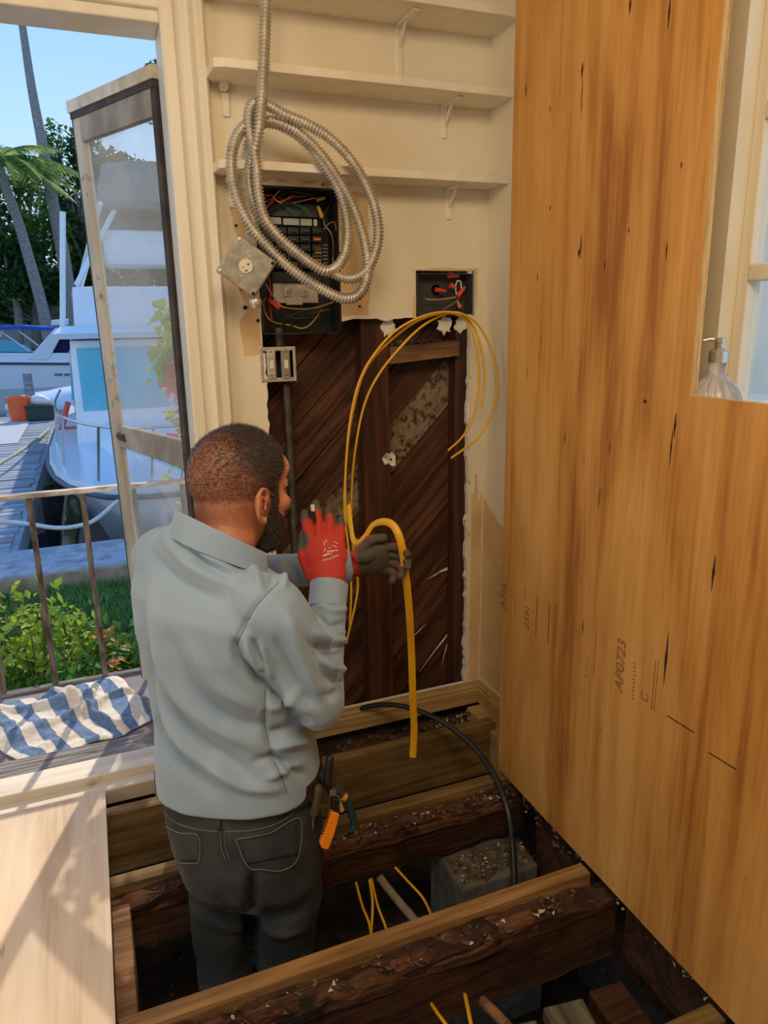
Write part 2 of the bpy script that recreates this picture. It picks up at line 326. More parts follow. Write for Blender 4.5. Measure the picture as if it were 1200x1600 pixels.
# ================================================================= THE SETTING
W = 2.06           # inner face of the back wall
XR = 1.165         # inner face of the right wall
CEIL = 2.42
def holed_wall(name, axis, a0, a1, z0, z1, holes, d0, d1, m):
    """wall slab; axis 'x' = runs along x, depth d0..d1 in y; axis 'y' = runs along y, depth in x"""
    A = sorted({a0, a1, *[h[0] for h in holes], *[h[1] for h in holes]}); Z = sorted({z0, z1, *[h[2] for h in holes], *[h[3] for h in holes]})
    A = [a for a in A if a0 <= a <= a1]; Z = [z for z in Z if z0 <= z <= z1]
    solid = {}
    for i in range(len(A)-1):
        for j in range(len(Z)-1):
            ca = (A[i]+A[i+1])/2; cz = (Z[j]+Z[j+1])/2
            solid[i, j] = not any(h[0] < ca < h[1] and h[2] < cz < h[3] for h in holes)
    mb = MB()
    def P(a, d, z): return (a, d, z) if axis == 'x' else (d, a, z)
    for (i, j), s_ in solid.items():
        if not s_: continue
        q = (A[i], A[i+1], Z[j], Z[j+1])
        mb.add([P(q[0], d0, q[2]), P(q[1], d0, q[2]), P(q[1], d0, q[3]), P(q[0], d0, q[3])], [(0, 1, 2, 3)])
        mb.add([P(q[0], d1, q[2]), P(q[1], d1, q[2]), P(q[1], d1, q[3]), P(q[0], d1, q[3])], [(3, 2, 1, 0)])
        for di, dj, e1, e2 in ((-1, 0, (q[0], q[2]), (q[0], q[3])), (1, 0, (q[1], q[3]), (q[1], q[2])), (0, -1, (q[1], q[2]), (q[0], q[2])), (0, 1, (q[0], q[3]), (q[1], q[3]))):
            if not solid.get((i+di, j+dj), False):
                mb.add([P(e1[0], d0, e1[1]), P(e2[0], d0, e2[1]), P(e2[0], d1, e2[1]), P(e1[0], d1, e1[1])], [(0, 1, 2, 3)])
    me = mb.mesh(name); bm = bmesh.new(); bm.from_mesh(me); bmesh.ops.remove_doubles(bm, verts=bm.verts[:], dist=1e-5); bm.to_mesh(me); bm.free()
    return put(name, me, m, kind='structure')

DOOR_L, DOOR_R, DOOR_T = -0.86, 0.262, 2.030
CUT = (0.455, 1.108, 0.052, 1.302)
PAN = (0.455, 0.690, 1.21, 1.648)
JB = (0.925, 1.122, 1.302, 1.435)
wall_back = holed_wall('wall_back', 'x', -1.9, 1.3, -0.02, CEIL, [(DOOR_L, DOOR_R, -0.1, DOOR_T), CUT, (PAN[0], PAN[1], CUT[3], PAN[3]), JB], W, W+0.016, M_PAINT)
# outer skin of the back wall around the door (above and beside)
put('wall_back_outer', MB().box((-1.9, W+.19, -.6), (DOOR_L-.02, W+.21, CEIL)).box((DOOR_R+.02, W+.21, -.6), (1.3, W+.23, CEIL)).box((DOOR_L-.02, W+.19, DOOR_T+.02), (DOOR_R+.02, W+.21, CEIL)), M_WHITE, kind='structure')
wall_right = holed_wall('wall_right', 'y', -2.3, W+.016, -0.02, CEIL, [(0.15, 1.134, 1.10, 2.2)], XR, XR+0.02, M_PAINT)
put('wall_left', MB().box((-1.95, -2.3, -.02), (-1.90, W+.2, CEIL)), M_PAINT, kind='structure')
put('wall_front', MB().box((-1.9, -2.35, -.02), (1.2, -2.30, CEIL)), M_PAINT, kind='structure')
put('ceiling', MB().box((-1.95, -2.35, CEIL), (1.3, W+.21, CEIL+.06)), M_PAINT, kind='structure')

# ---- torn plaster rims round the cut-out, the panel and the small box: thin irregular flakes
def torn(edges, parent, mt, wmin, wmax, step, y, th, name):
    mb = MB()
    for (a, b, inward) in edges:
        a = Vector(a); b = Vector(b); L = (b-a).length; n = max(2, int(L/step)); t = (b-a)/L
        pts1 = []; pts2 = []
        for i in range(n+1):
            p = a+t*(L*i/n); wd = wmin+(wmax-wmin)*random.random()**1.6
            pts1.append(Vector((p.x, 0, p.y))); q = p+Vector(inward)*wd; pts2.append(Vector((q.x, 0, q.y)))
        mb.prism(pts1+pts2[::-1], (0, y-th, 0), (0, y, 0))
    return put(name, mb, mt, parent)
x0, x1, z0, z1 = CUT
torn([((x0, z0), (x0, z1-.09), (1, 0)), ((x1, z0), (x1, z1), (-1, 0)), ((PAN[1], z1), (JB[0], z1), (0, -1))], wall_back, M_GYP, .001, .010, .018, W+.016, .019, 'torn_plaster_edge')
torn([((x1+.001, z0), (x1+.001, z1-.13), (1, 0))], wall_back, M_GYP, .002, .007, .03, W, .0025, 'torn_plaster_edge')
torn([((JB[0], JB[2]), (JB[0], JB[3]), (-1, 0)), ((JB[0]-.012, JB[3]), (JB[1]+.012, JB[3]), (0, 1)), ((JB[1], JB[2]), (JB[1], JB[3]), (1, 0))], wall_back, M_PAPER, .003, .011, .03, W, .0012, 'torn_paper_edge')
torn([((PAN[0]+.01, PAN[3]), (PAN[1]-.03, PAN[3]), (0, 1))], wall_back, M_GYP, .006, .02, .02, W, .004, 'torn_plaster_edge')
# bare paper patches where the finish was scraped off the wall
def patch(pts, y=W, th=.0012, m=M_PAPER, name='bare_paper_patch', jit=.004):
    P = []
    for i, (a, b) in enumerate(pts):
        c, d = pts[(i+1) % len(pts)]; n = max(1, int(math.hypot(c-a, d-b)/.022))
        for k in range(n): t = k/n; P.append((a+(c-a)*t+random.uniform(-jit, jit), 0, b+(d-b)*t+random.uniform(-jit, jit)))
    return put(name, MB().prism(P, (0, y-th, 0), (0, y, 0)), m, wall_back)
patch([(.385, 1.64), (.453, 1.64), (.453, 1.21), (.40, 1.205), (.395, 1.30), (.42, 1.33), (.39, 1.40), (.40, 1.52)])
patch([(.692, 1.640), (.775, 1.640), (.780, 1.50), (.772, 1.312), (.692, 1.308)])
patch([(.46, 1.652), (.70, 1.652), (.74, 1.662), (.46, 1.668)], jit=.002)
patch([(1.122, .06), (1.160, .06), (1.160, .74), (1.150, .70), (1.140, .80), (1.134, .80), (1.130, .735), (1.122, .74)], jit=.002)
for a, b, r in ((.405, 1.60, .006), (.408, 1.385, .007), (.412, 1.335, .006), (.402, 1.545, .004), (.445, 1.30, .005), (.745, 1.335, .004)):
    put('nail_hole', MB().lathe([(r, 0), (r*.7, .002)], (a, W-.0034, b), (0, 1, 0), 8), M_DARKSLOT, wall_back)
put('bare_paper_patch', MB().prism([(0, y, z) for y, z in ((2.055, .07), (1.60, .07), (1.60, .60), (1.80, .62), (1.95, .66), (2.055, .72))], (XR-.0012, 0, 0), (XR, 0, 0)), M_PAPER, wall_right)

# ---- diagonal sheathing boards behind the cut-out, each one a piece
TH = math.radians(45.5); dx, dz = math.cos(TH), math.sin(TH)
def clip(poly, f):
    out = []
    for i in range(len(poly)):
        p, q = poly[i], poly[(i+1) % len(poly)]; a, b = f(p), f(q)
        if a >= 0: out.append(p)
        if a*b < 0: t = a/(a-b); out.append((p[0]+(q[0]-p[0])*t, p[1]+(q[1]-p[1])*t))
    return out
ys = W+.108
g1 = aty(615, 735, ys); g0 = aty(615, 655, ys)
s_top = -g0.x*dz+g0.z*dx; s_bot = -g1.x*dz+g1.z*dx; bw = abs(s_top-s_bot)
k = -12
bw = max(.085, min(.14, bw))
while k < 14:
    s0 = s_bot+k*bw; s1 = s0+bw-.004
    poly = [(.44, -.1), (1.155, -.1), (1.155, 1.46), (.44, 1.46)]
    poly = clip(poly, lambda p: (-p[0]*dz+p[1]*dx)-s0); poly = clip(poly, lambda p: s1-(-p[0]*dz+p[1]*dx)) if poly else []
    if len(poly) >= 3:
        off = random.uniform(-.004, .004)
        put('sheathing_board', MB().prism([(a, 0, b) for a, b in poly], (0, ys+off, 0), (0, ys+.02+off, 0)), M_SHEATHG if k == 0 else M_SHEATH, wall_back)
    k += 1
put('stud', MB().bevbox((.762, W+.03, -.05), (.848, ys-.006, 1.30), .003), M_STUD, wall_back)
put('stud', MB().bevbox((1.085, W+.05, -.05), (1.135, ys-.006, 1.30), .003), M_STUD, wall_back)
put('stud', MB().bevbox((.395, W+.02, -.05), (.447, ys-.006, 1.30), .003), M_STUD, wall_back)
put('cavity_liner', MB().box((.40, W+.13, -.2), (1.16, W+.14, 1.7)), M_STUD, wall_back)
bl = aty(672, 546, W+.06)
put('cross_block', MB().prism([(.850, 0, bl.z-.038), (1.085, 0, bl.z-.020), (1.085, 0, bl.z+.026), (.850, 0, bl.z+.012)], (0, W+.025, 0), (0, ys-.006, 0)), M_BLOCK, wall_back)

# ---- door casing, header, sill
def casing(name, prof, path_lo, path_hi, m, kind='structure', parent=None):
    mb = MB(); n = len(prof); A = [Vector(path_lo)+Vector(p) for p in prof]; B = [Vector(path_hi)+Vector(p) for p in prof]
    mb.add(A+B, [tuple(range(n)), tuple(range(2*n-1, n-1, -1))]+[(i, (i+1) % n, n+(i+1) % n, n+i) for i in range(n)])
    return put(name, mb, m, parent, kind=kind, smooth=35)
prof = [(.0, 0, 0), (.0, -.022, 0), (.006, -.028, 0), (.030, -.028, 0), (.036, -.022, 0), (.040, -.020, 0), (.052, -.020, 0), (.056, -.026, 0), (.066, -.030, 0), (.076, -.026, 0), (.080, -.020, 0), (.090, -.018, 0), (.094, -.030, 0), (.100, -.036, 0), (.106, -.030, 0), (.108, 0, 0)]
casing('trim_1', prof, (.246, W, .03), (.246, W, CEIL), M_TRIM)
put('trim_2', MB().bevbox((-.95, W-.020, DOOR_T-.004), (.250, W, CEIL), .004), M_TRIM, kind='structure')
put('trim_3', MB().bevbox((DOOR_R-.014, W-.02, .02), (DOOR_R+.012, W+.125, DOOR_T+.01), .004), M_TRIM, kind='structure')
put('trim_4', MB().bevbox((DOOR_L, W-.004, DOOR_T-.03), (DOOR_R-.014, W+.125, DOOR_T+.012), .004), M_TRIM, kind='structure')
put('trim_5', MB().bevbox((DOOR_L-.02, W-.03, .02), (DOOR_L+.016, W+.125, DOOR_T+.01), .004), M_TRIM, kind='structure')
sill = thing('door_sill', (-.3, 2.1, 0), 'weathered white wooden door sill under the open doorway', 'door sill')
put('sill_board', MB().bevbox((-.9, 2.030, -.004), (.26, 2.125, .030), .004), M_SILL, sill)
put('sill_nosing', MB().bevbox((-.9, 1.985, -.045), (.13, 2.030, .004), .004), M_SILL, sill)
put('weathered_plank', MB().bevbox((-.9, 2.128, -.02), (.40, 2.235, .020), .006), M_GREYPL, sill)

# ---- baseboards
def bprof(h): return [(0, 0), (-.016, 0), (-.016, h*.62), (-.013, h*.66), (-.013, h*.80), (-.009, h*.88), (-.006, h), (0, h)]
mb = MB(); pr = bprof(.078); n = len(pr)
A = [Vector((.36, W+p[0]-.002, -.024+p[1])) for p in pr]; B = [Vector((XR, W+p[0]-.002, -.024+p[1])) for p in pr]
mb.add(A+B, [tuple(range(n)), tuple(range(2*n-1, n-1, -1))]+[(i, (i+1) % n, n+(i+1) % n, n+i) for i in range(n)])
put('baseboard_back', mb, M_BASE, kind='structure')
mb = MB(); A = [Vector((XR+p[0], W-.018, -.024+p[1])) for p in pr]; B = [Vector((XR+p[0], .2, -.024+p[1])) for p in pr]
mb.add(A+B, [tuple(range(n)), tuple(range(2*n-1, n-1, -1))]+[(i, (i+1) % n, n+(i+1) % n, n+i) for i in range(n)])
put('baseboard_right', mb, M_BASE, kind='structure')

# ---- shelves and brackets
M_SHELF = M_TRIM
for zb, yf, lab in ((2.065, 1.905, 'top white wall shelf, partly cut off by the picture edge'), (1.880, 1.925, 'middle white wall shelf with a corner chamfer and one lower bracket'), (1.664, 1.945, 'lowest white wall shelf just above the breaker panel')):
    sh = thing('wall_shelf', (.75, W, zb), lab, 'shelf', 'painted wall shelves on the back wall')
    xl = .345
    put('shelf_board', MB().prism([(xl+.02, W, 0), (xl-.0, W-.04, 0), (xl+.004, yf+.01, 0), (xl+.03, yf, 0), (XR, yf, 0), (XR, W, 0)], (0, 0, zb), (0, 0, zb+.021)), M_SHELF, sh, bevel=.002)
    for bx in ((.876,) if zb > 2 else (1.014,) if zb > 1.8 else (1.03,)):
        bh = .14 if zb > 2 else .085
        put('bracket', MB().bevbox((bx-.009, W-.006, zb-bh), (bx+.009, W, zb), .002).bevbox((bx-.009, yf+.03, zb-.006), (bx+.009, W, zb), .002).prism([(bx-.003, W-.004, zb-.05), (bx-.003, W-.05, zb-.004), (bx-.003, W-.058, zb-.004), (bx-.003, W-.004, zb-.058)], (0, 0, 0), (.006, 0, 0)), M_TRIM, sh)
    if zb < 2:
        put('cleat', MB().lathe([(.011, 0), (.012, .004), (.012, .016), (.009, .02)], (.392, W-.02, zb-.008), (0, 1, 0), 10).bevbox((.386, W-.008, zb-.075), (.404, W, zb-.02), .002), M_TRIM, sh)

# ---- right window behind the plywood
win = thing('window_1', (XR+.05, .62, 1.1), kind='structure')
xs = 1.200
put('window_reveal', MB().box((XR+.02, .15, 1.07), (xs+.05, 1.134, 1.10)).box((XR+.02, 1.134, 1.07), (xs+.05, 1.150, 2.24)).box((XR+.02, .13, 1.07), (xs+.05, .15, 2.24)).box((XR+.02, .15, 2.20), (xs+.05, 1.134, 2.24)), M_TRIM, win)
put('sash_frame', MB().bevbox((xs, 1.106, 1.10), (xs+.035, 1.134, 2.2), .004).bevbox((xs, .15, 1.10), (xs+.035, .20, 2.2), .004).bevbox((xs, .2, 1.10), (xs+.035, 1.106, 1.13), .004).bevbox((xs, .2, 2.15), (xs+.035, 1.106, 2.2), .004), M_TRIM, win)
zr = [atx(1155, 427, xs).z, atx(1168, 180, xs).z]
for z in zr: put('muntin', MB().bevbox((xs-.004, .2, z-.016), (xs+.035, 1.106, z+.016), .004), M_TRIM, win)
put('muntin', MB().bevbox((xs+.004, .61, 1.13), (xs+.03, .635, 2.15), .004), M_TRIM, win)
m = bpy.data.materials.new('window_glass'); m.use_nodes = True; nn = m.node_tree.nodes; ll = m.node_tree.links
gl = nn.new('ShaderNodeBsdfGlossy'); gl.inputs['Roughness'].default_value = .02; tr = nn.new('ShaderNodeBsdfTransparent'); mx = nn.new('ShaderNodeMixShader'); mx.inputs[0].default_value = .07
ll.new(tr.outputs[0], mx.inputs[1]); ll.new(gl.outputs[0], mx.inputs[2]); ll.new(mx.outputs[0], nn['Material Output'].inputs[0]); M_GLASS = m
zz = [1.13]+sorted(zr)+[2.15]
for i in range(3):
    for (a, b) in ((.2, .61), (.635, 1.106)):
        put('pane', MB().box((xs+.016, a, zz[i]+.014), (xs+.019, b, zz[i+1]-.014)), M_GLASS, win)
put('window_stool', MB().bevbox((1.012, .15, 1.075), (XR, 1.13, 1.098), .004), M_TRIM, win)

# ---- floor: ground under the house, joists, plywood sheets
put('floor_crawlspace', MB().box((-2.2, -2.4, -.75), (1.6, 2.3, -.66)), M_DIRT, kind='structure')
put('wall_foundation', MB().box((-2.0, 2.09, -.66), (1.3, 2.20, -.03)), M_DIRT, kind='structure')
put('wall_foundation_right', MB().box((1.19, -2.3, -.66), (1.28, 2.09, -.03)), M_DIRT, kind='structure')
put('floor_plywood', MB().box((-1.88, -2.28, .0), (-.093, 1.965, .0155)), M_FLOORPLY, kind='structure')
put('floor_plywood_behind', MB().box((-.09, -2.28, .0), (.98, .40, .0155)), M_FLOORPLY, kind='structure')

def board(name, lo, hi, m, parent=None, jit=.0, seg=40, topjit=0.0, botjit=0.0, seed=1, **kw):
    """long timber along x with uneven top and bottom edges"""
    rng = random.Random(seed); x0, y0, z0 = lo; x1, y1, z1 = hi; rings = []
    for i in range(seg+1):
        t = i/seg; x = x0+(x1-x0)*t
        n1 = noise.noise(Vector((x*9, seed*3.1, 0)))+.5*noise.noise(Vector((x*31, seed*5.7, 1))); n2 = noise.noise(Vector((x*8, seed*2.3, 5)))+.5*noise.noise(Vector((x*30, seed, 9)))
        n3 = noise.noise(Vector((x*14, seed*7.7, 3)))
        zt = z1+topjit*(n1-.4); zt2 = z1+topjit*(n3*1.2-.6); zb = z0+botjit*n2
        rings.append([(x, y0+jit*n3, zb), (x, y1, zb), (x, y1, zt), (x, (y0+y1)/2, zt2 if topjit else zt), (x, y0+jit*n3*1.5, zt-abs(topjit)*.7*(n2+.5))])
    return put(name, MB().loft(rings), m, parent, **kw)
def joist(label, y0, y1, x0, x1, z1, h, m, name='floor_joist', **kw):
    return board(name, (x0, y0, z1-h), (x1, y1, z1), m, label=label, cat='joist', group='floor joists', **kw)
joist('new yellow-brown floor joist nearest the back wall', 1.866, 1.905, -.30, 1.12, 0.0, .185, M_NEWJ, seed=3)
joist('new pale joist strip sistered along the rotten joist in the middle', 1.587, 1.626, -.30, 1.0, 0.0, .185, M_NEWJ, seed=4)
joist('rotten dark joist with crumbling top in the middle, in front of the worker', 1.535, 1.583, -.30, 1.02, -.012, .125, M_OLDJ, name='rotten_joist', seed=5, topjit=.030, botjit=.022, jit=.006)
joist('new pale joist running across the foreground behind the worker', 1.187, 1.224, -.088, .985, 0.0, .185, M_NEWJ2, seed=6)
joist('tall dark rotten joist across the foreground, nearest the camera', 1.128, 1.183, -.088, 1.02, -.010, .190, M_OLDJ, name='rotten_joist', seed=7, topjit=.024, botjit=.008, jit=.006)
joist('joist end in the bottom right corner against the plywood', .775, .815, .15, .985, 0.0, .185, M_NEWJ, seed=8)
# splintered upper lips of the two rotten joists
for (y0, y1, x0, x1, zt, sd_, par) in ((1.531, 1.572, -.10, .98, -.016, 11, 'rotten_joist'), (1.122, 1.176, -.085, .80, -.014, 12, 'rotten_joist.001')):
    board('splintered_edge', (x0, y0, zt-.040), (x1, y1, zt), M_ROT, parent=bpy.data.objects[par], topjit=.020, botjit=.008, jit=.008, seed=sd_, seg=160, smooth=50, label='splintered crumbling upper edge')
tag(put('edge_ledger', MB().bevbox((-.092, 1.226, -.10), (-.052, 1.528, -.004), .003), M_BLOCK), 'short ledger timber under the plywood sheet edge at left', 'timber')
tag(put('rim_timber', board('tmp0', (-.30, 1.93, -.20), (1.12, 2.03, -.045), M_OLDJ, seed=21, topjit=.03, botjit=.01).data.copy(), M_OLDJ), 'dark rotten plate on the foundation below the back baseboard', 'timber')
bpy.data.objects.remove(bpy.data.objects['tmp0'])
tag(put('sill_beam', MB().bevbox((-.95, 1.915, -.17), (.14, 1.975, -.05), .006), M_ROT), 'rough brown timber under the door sill beside the worker', 'timber')
def yboard(name, x0, x1, y0, y1, z0, z1, m, lab, rz=0, tilt=0):
    c = Vector(((x0+x1)/2, (y0+y1)/2, (z0+z1)/2)); h = (Vector((x1, y1, z1))-Vector((x0, y0, z0)))/2
    R = Matrix.Rotation(math.radians(rz), 3, 'Z') @ Matrix.Rotation(math.radians(tilt), 3, 'Y')
    return tag(put(name, MB().bevbox(-h, h, .004, R=R, o=c), m), lab, 'timber')
tag(put('wall_plate', MB().bevbox((1.10, 1.64, -.16), (1.164, 2.035, -.028), .004), M_BASE), 'tan wall plate below the baseboard in the right corner', 'timber')
yboard('rim_board', 1.04, 1.08, 1.235, 1.50, -.25, -.06, M_OLDJ, 'dark rim board along the right wall beyond the foreground joist')
yboard('rim_board', 1.04, 1.08, .82, 1.12, -.20, -.03, M_OLDJ, 'dark rim board along the right wall before the foreground joist')
M_GREENB = wood('greenish_grey_plank', (0.06, 0.055, 0.035), (0.20, 0.185, 0.12), 'y', scale=10, rough=.85, bump=.4)
yboard('old_plank', .60, .72, .45, 1.10, -.275, -.240, M_GREENB, 'loose grey-green plank under the foreground joist, leftmost of two', rz=-10)
yboard('old_plank', .76, .86, .45, 1.10, -.275, -.240, M_GREENB, 'loose grey-green plank under the foreground joist, nearer the plywood', rz=-8)
yboard('old_beam', .91, 1.00, .45, 1.10, -.36, -.245, M_OLDJ, 'dark old beam lying along the plywood foot', rz=-4)
# concrete pier
put('concrete_pier', MB().bevbox((.762, 1.42, -.659), (1.0, 1.62, -.165), .008).bevbox((.74, 1.40, -.659), (1.02, 1.64, -.50), .01), M_CONC, label='square concrete pier block under the rotten middle joist', cat='pier')
# broken rubble
M_RUB = mat('broken_rubble', (0.10, 0.07, 0.045), (0.22, 0.17, 0.12), rough=.95, scale=30, bump=.5, rand=.3)
def rubble(c, s_, seed):
    rng = random.Random(seed); bm = bmesh.new(); bmesh.ops.create_icosphere(bm, subdivisions=2 if seed > 900 else 1, radius=1)
    for v in bm.verts: v.co = Vector((v.co.x*s_[0], v.co.y*s_[1], v.co.z*s_[2]))*rng.uniform(.7, 1.15)
    R = Matrix.Rotation(rng.uniform(0, 6), 3, 'Z')
    for v in bm.verts: v.co = R @ v.co+Vector(c)
    me = bpy.data.meshes.new('rubble'); bm.to_mesh(me); bm.free(); return me
rub = [(.50, 1.00, -.60), (.58, .95, -.58), (.46, .88, -.60), (.66, .90, -.61), (.55, 1.08, -.59), (.40, .97, -.61), (.70, 1.02, -.60), (.10, 1.44, -.61), (.18, 1.55, -.62), (-.02, 1.40, -.62), (.52, 1.42, -.61), (.46, 1.36, -.62)]
names = ['left', 'x']
for i, (a, b, c) in enumerate(rub):
    put('rubble_piece', rubble((a, b, c), (random.uniform(.03, .06), random.uniform(.03, .05), random.uniform(.02, .045)), i), M_RUB, label='chunk of broken rubble on the dark ground below the joists', cat='rubble', group='rubble under the floor')

# crumbs of plaster and rotten wood on ledges and joists
def crumbs(regions, n, seed, sz):
    rng = random.Random(seed); mb = MB()
    for (x0, x1, y0, y1, z, wgt) in regions:
        for i in range(int(n*wgt)):
            c = Vector((rng.uniform(x0, x1), rng.uniform(y0, y1), z+rng.uniform(0, .006))); r = sz*rng.uniform(.3, 1)**2+.0012
            P = [c+Vector((rng.gauss(0, r), rng.gauss(0, r), rng.gauss(0, r*.6))) for _ in range(4)]
            mb.add(P, [(0, 1, 2), (0, 2, 3), (0, 3, 1), (1, 3, 2)])
    return mb
M_CR1 = mat('pale_plaster_crumbs', (.42, .36, .28), (.6, .53, .42), rough=.95, scale=80); M_CR2 = mat('brown_wood_crumbs', (.05, .03, .018), (.14, .09, .055), rough=.95, scale=80)
put('plaster_crumbs', crumbs([(.95, 1.13, 1.93, 2.02, -.040, 1.0), (.40, 1.0, 1.535, 1.585, -.020, .5), (.0, .9, 1.125, 1.18, -.018, .3), (1.0, 1.15, 1.15, 1.6, -.055, .8), (.78, 1.0, 1.43, 1.53, -.165, .9), (1.0, 1.10, .82, 1.12, -.03, .5)], 90, 3, .0045), M_CR1, label='pale plaster crumbs scattered on the joists and ledges', cat='debris', kind='stuff', fix=False)
put('wood_crumbs', crumbs([(.60, 1.13, 1.91, 2.02, -.042, 1.6), (.0, 1.0, 1.535, 1.585, -.022, 1.4), (.0, .95, 1.125, 1.18, -.020, .9), (.77, 1.0, 1.43, 1.53, -.166, 2.6), (1.0, 1.15, 1.15, 1.6, -.058, 1.6), (.0, 1.0, .6, 1.9, -.655, 4)], 160, 4, .007), M_CR2, label='brown rotten wood crumbs scattered on the joists and ground', cat='debris', kind='stuff', fix=False)
put('debris_ledge', MB().bevbox((1.085, 1.10, -.30), (1.185, 1.63, -.062), .006).bevbox((1.085, .70, -.30), (1.185, 1.09, -.04), .006), M_OLDJ, label='dark debris-covered ledge along the foot of the right wall', cat='timber')

put('block_crumbs', crumbs([(.86, 1.08, 2.09, 2.155, bl.z+.020, 1.0)], 240, 9, .008), M_CR2, wall_back, kind='stuff', fix=False)

# pale scrapes on the sheathing
for a, b, w_ in (((655, 1050), (716, 968), .008), (((668, 905)), (716, 878), .012), ((640, 1000), (665, 975), .004), ((700, 935), (712, 905), .006), ((706, 700), (713, 780), .008), ((690, 1040), (700, 1000), .005)):
    p_ = aty(*a, ys-.005); q_ = aty(*b, ys-.005); n_ = Vector((-(q_-p_).z, 0, (q_-p_).x)).normalized()*w_/2; m_ = p_.lerp(q_, .45)
    put('pale_scrape', MB().prism([p_, m_+n_*.8, p_.lerp(q_, .7)+n_*.4, q_, p_.lerp(q_, .6)-n_, m_-n_*.3], (0, -.0012, 0), (0, .0004, 0)), M_GYP, wall_back)
# ================================================================= PLYWOOD SHEET on the right
XP = .99
ply = thing('plywood_sheet', (XP, .8, 0), 'tall orange-brown plywood sheet with a window cut-out leaning along the right wall', 'plywood sheet')
wy, wz = 1.013, 1.157
poly = [(0, 1.63, .008), (0, 1.645, 2.40), (0, wy+.004, 2.40), (0, wy, wz), (0, -.30, wz+.004), (0, -.30, .008)]
pm = MB().prism(poly, (XP, 0, 0), (XP+.016, 0, 0))
pm.m = [0, 0]+[1]*6
put('sheet', pm, [M_PLY, M_PLYEDGE], ply)
# dark splits and the printed grade stamps
M_SPLIT = mat('dark_split', (0.03, 0.010, 0.006), rough=.8)
M_INK = mat('faded_stamp_ink', (0.27, 0.115, 0.030), rough=.6)
def ply_mark(px, py, w_, h, m=M_SPLIT, name='split', lean=0.0):
    c = atx(px, py, XP); a = w_/2*.62; b = h/2
    P = [(0, -a*.1, b), (0, a*.35, b*.7), (0, a*.5, b*.35), (0, a, b*.1), (0, a*.7, -b*.35), (0, a*.3, -b*.7), (0, a*.15, -b), (0, -a*.25, -b*.75), (0, -a*.5, -b*.3), (0, -a, 0), (0, -a*.6, b*.4), (0, -a*.3, b*.75)]
    put(name, MB().prism([Vector(p)+Vector((0, -lean*p[2], 0)) for p in P], (c.x-.0009, c.y, c.z), (c.x-.0002, c.y, c.z)), m, ply)
for px, py, w_, h in ((1046, 20, .008, .05), (910, 110, .010, .03), (908, 385, .006, .05), (905, 395, .012, .02), (1042, 392, .005, .03), (1041, 1030, .011, .12), (911, 980, .005, .035), (1115, 895, .010, .07), (1055, 665, .009, .05), (1049, 700, .006, .07), (945, 415, .004, .02), (860, 325, .006, .012), (822, 140, .005, .03), (860, 170, .004, .014), (983, 360, .005, .01), (1008, 627, .02, .008), (840, 433, .004, .02), (883, 685, .004, .025), (1065, 258, .006, .012), (985, 8, .010, .03), (953, 700, .003, .03)):
    ply_mark(px, py, w_, h)
def text_mesh(s_, size, M, name, m, parent, extrude=0.0004, shear=0.0):
    cu = bpy.data.curves.new('t', 'FONT'); cu.body = s_; cu.size = size; cu.extrude = extrude; cu.align_x = 'CENTER'; cu.align_y = 'CENTER'; cu.shear = shear
    o = bpy.data.objects.new('t', cu); COL.objects.link(o); dg = bpy.context.evaluated_depsgraph_get(); dg.update()
    me = bpy.data.meshes.new_from_object(o.evaluated_get(dg)); bpy.data.objects.remove(o); bpy.data.curves.remove(cu)
    me.transform(M); return put(name, me, m, parent, fix=False)
# writing runs upwards on the sheet; text x -> +z, text y -> +y (away), normal -> -x
ROTS = Matrix(((0, 0, -1, 0), (0, 1, 0, 0), (1, 0, 0, 0), (0, 0, 0, 1)))
ROTS = Matrix(((0, 0, -1), (0, 1, 0), (1, 0, 0))).to_4x4()
def stamp(s_, px, py, size, shear=.15, m=M_INK):
    c = atx(px, py, XP); text_mesh(s_, size, Matrix.Translation((XP-.0006, c.y, c.z)) @ ROTS, 'stamp_lettering', m, ply, shear=shear)
stamp('APA', 788, 932, .046); stamp('2391', 824, 965, .034); stamp('AP0723', 970, 1040, .038); stamp('C', 1008, 1090, .03)
def ticks(px, py, n, h, w_):
    # a line of print too faint to read: a row of short ink strokes
    c = atx(px, py, XP); rng = random.Random(int(px)); mb = MB(); z = c.z-h/2
    for i in range(n):
        l_ = h/n*rng.uniform(.45, .8); d = rng.uniform(-.15, .15)*w_
        mb.box((XP-.0006, c.y-w_/2*rng.uniform(.5, 1)+d, z), (XP-.0001, c.y+w_/2*rng.uniform(.2, 1)+d, z+l_*.5)); z += h/n
    put('faint_print', mb, M_INK, ply)
ticks(799, 938, 12, .10, .008); ticks(805, 945, 8, .07, .009); ticks(866, 975, 14, .11, .008); ticks(884, 985, 9, .09, .012); ticks(917, 1040, 8, .06, .009); ticks(990, 1062, 10, .09, .010)
def bar(px0, py0, px1, py1, w_, m=M_INK):
    a = atx(px0, py0, XP); b = atx(px1, py1, XP)
    put('stamp_line', MB().box((XP-.0006, (a.y+b.y)/2-w_/2, min(a.z, b.z)), (XP-.0001, (a.y+b.y)/2+w_/2, max(a.z, b.z))), m, ply)
for q in ((838, 927, 839, 996, .004), (820, 918, 821, 936, .003), (857, 940, 858, 1006, .006), (869, 942, 869, 1006, .004), (886, 950, 888, 1022, .004), (892, 953, 893, 1012, .003), (1020, 1030, 1022, 1112, .003), (1025, 1028, 1026, 1114, .002), (930, 980, 931, 1056, .002)): bar(*q)
for (a, b) in (((1043, 1118), (1085, 1145)), ((1108, 1176), (1150, 1202))):
    p = atx(*a, XP); q = atx(*b, XP); put('scratch', MB().sweep([p, p.lerp(q, .5), q], .0012, n=5), M_SPLIT, ply)

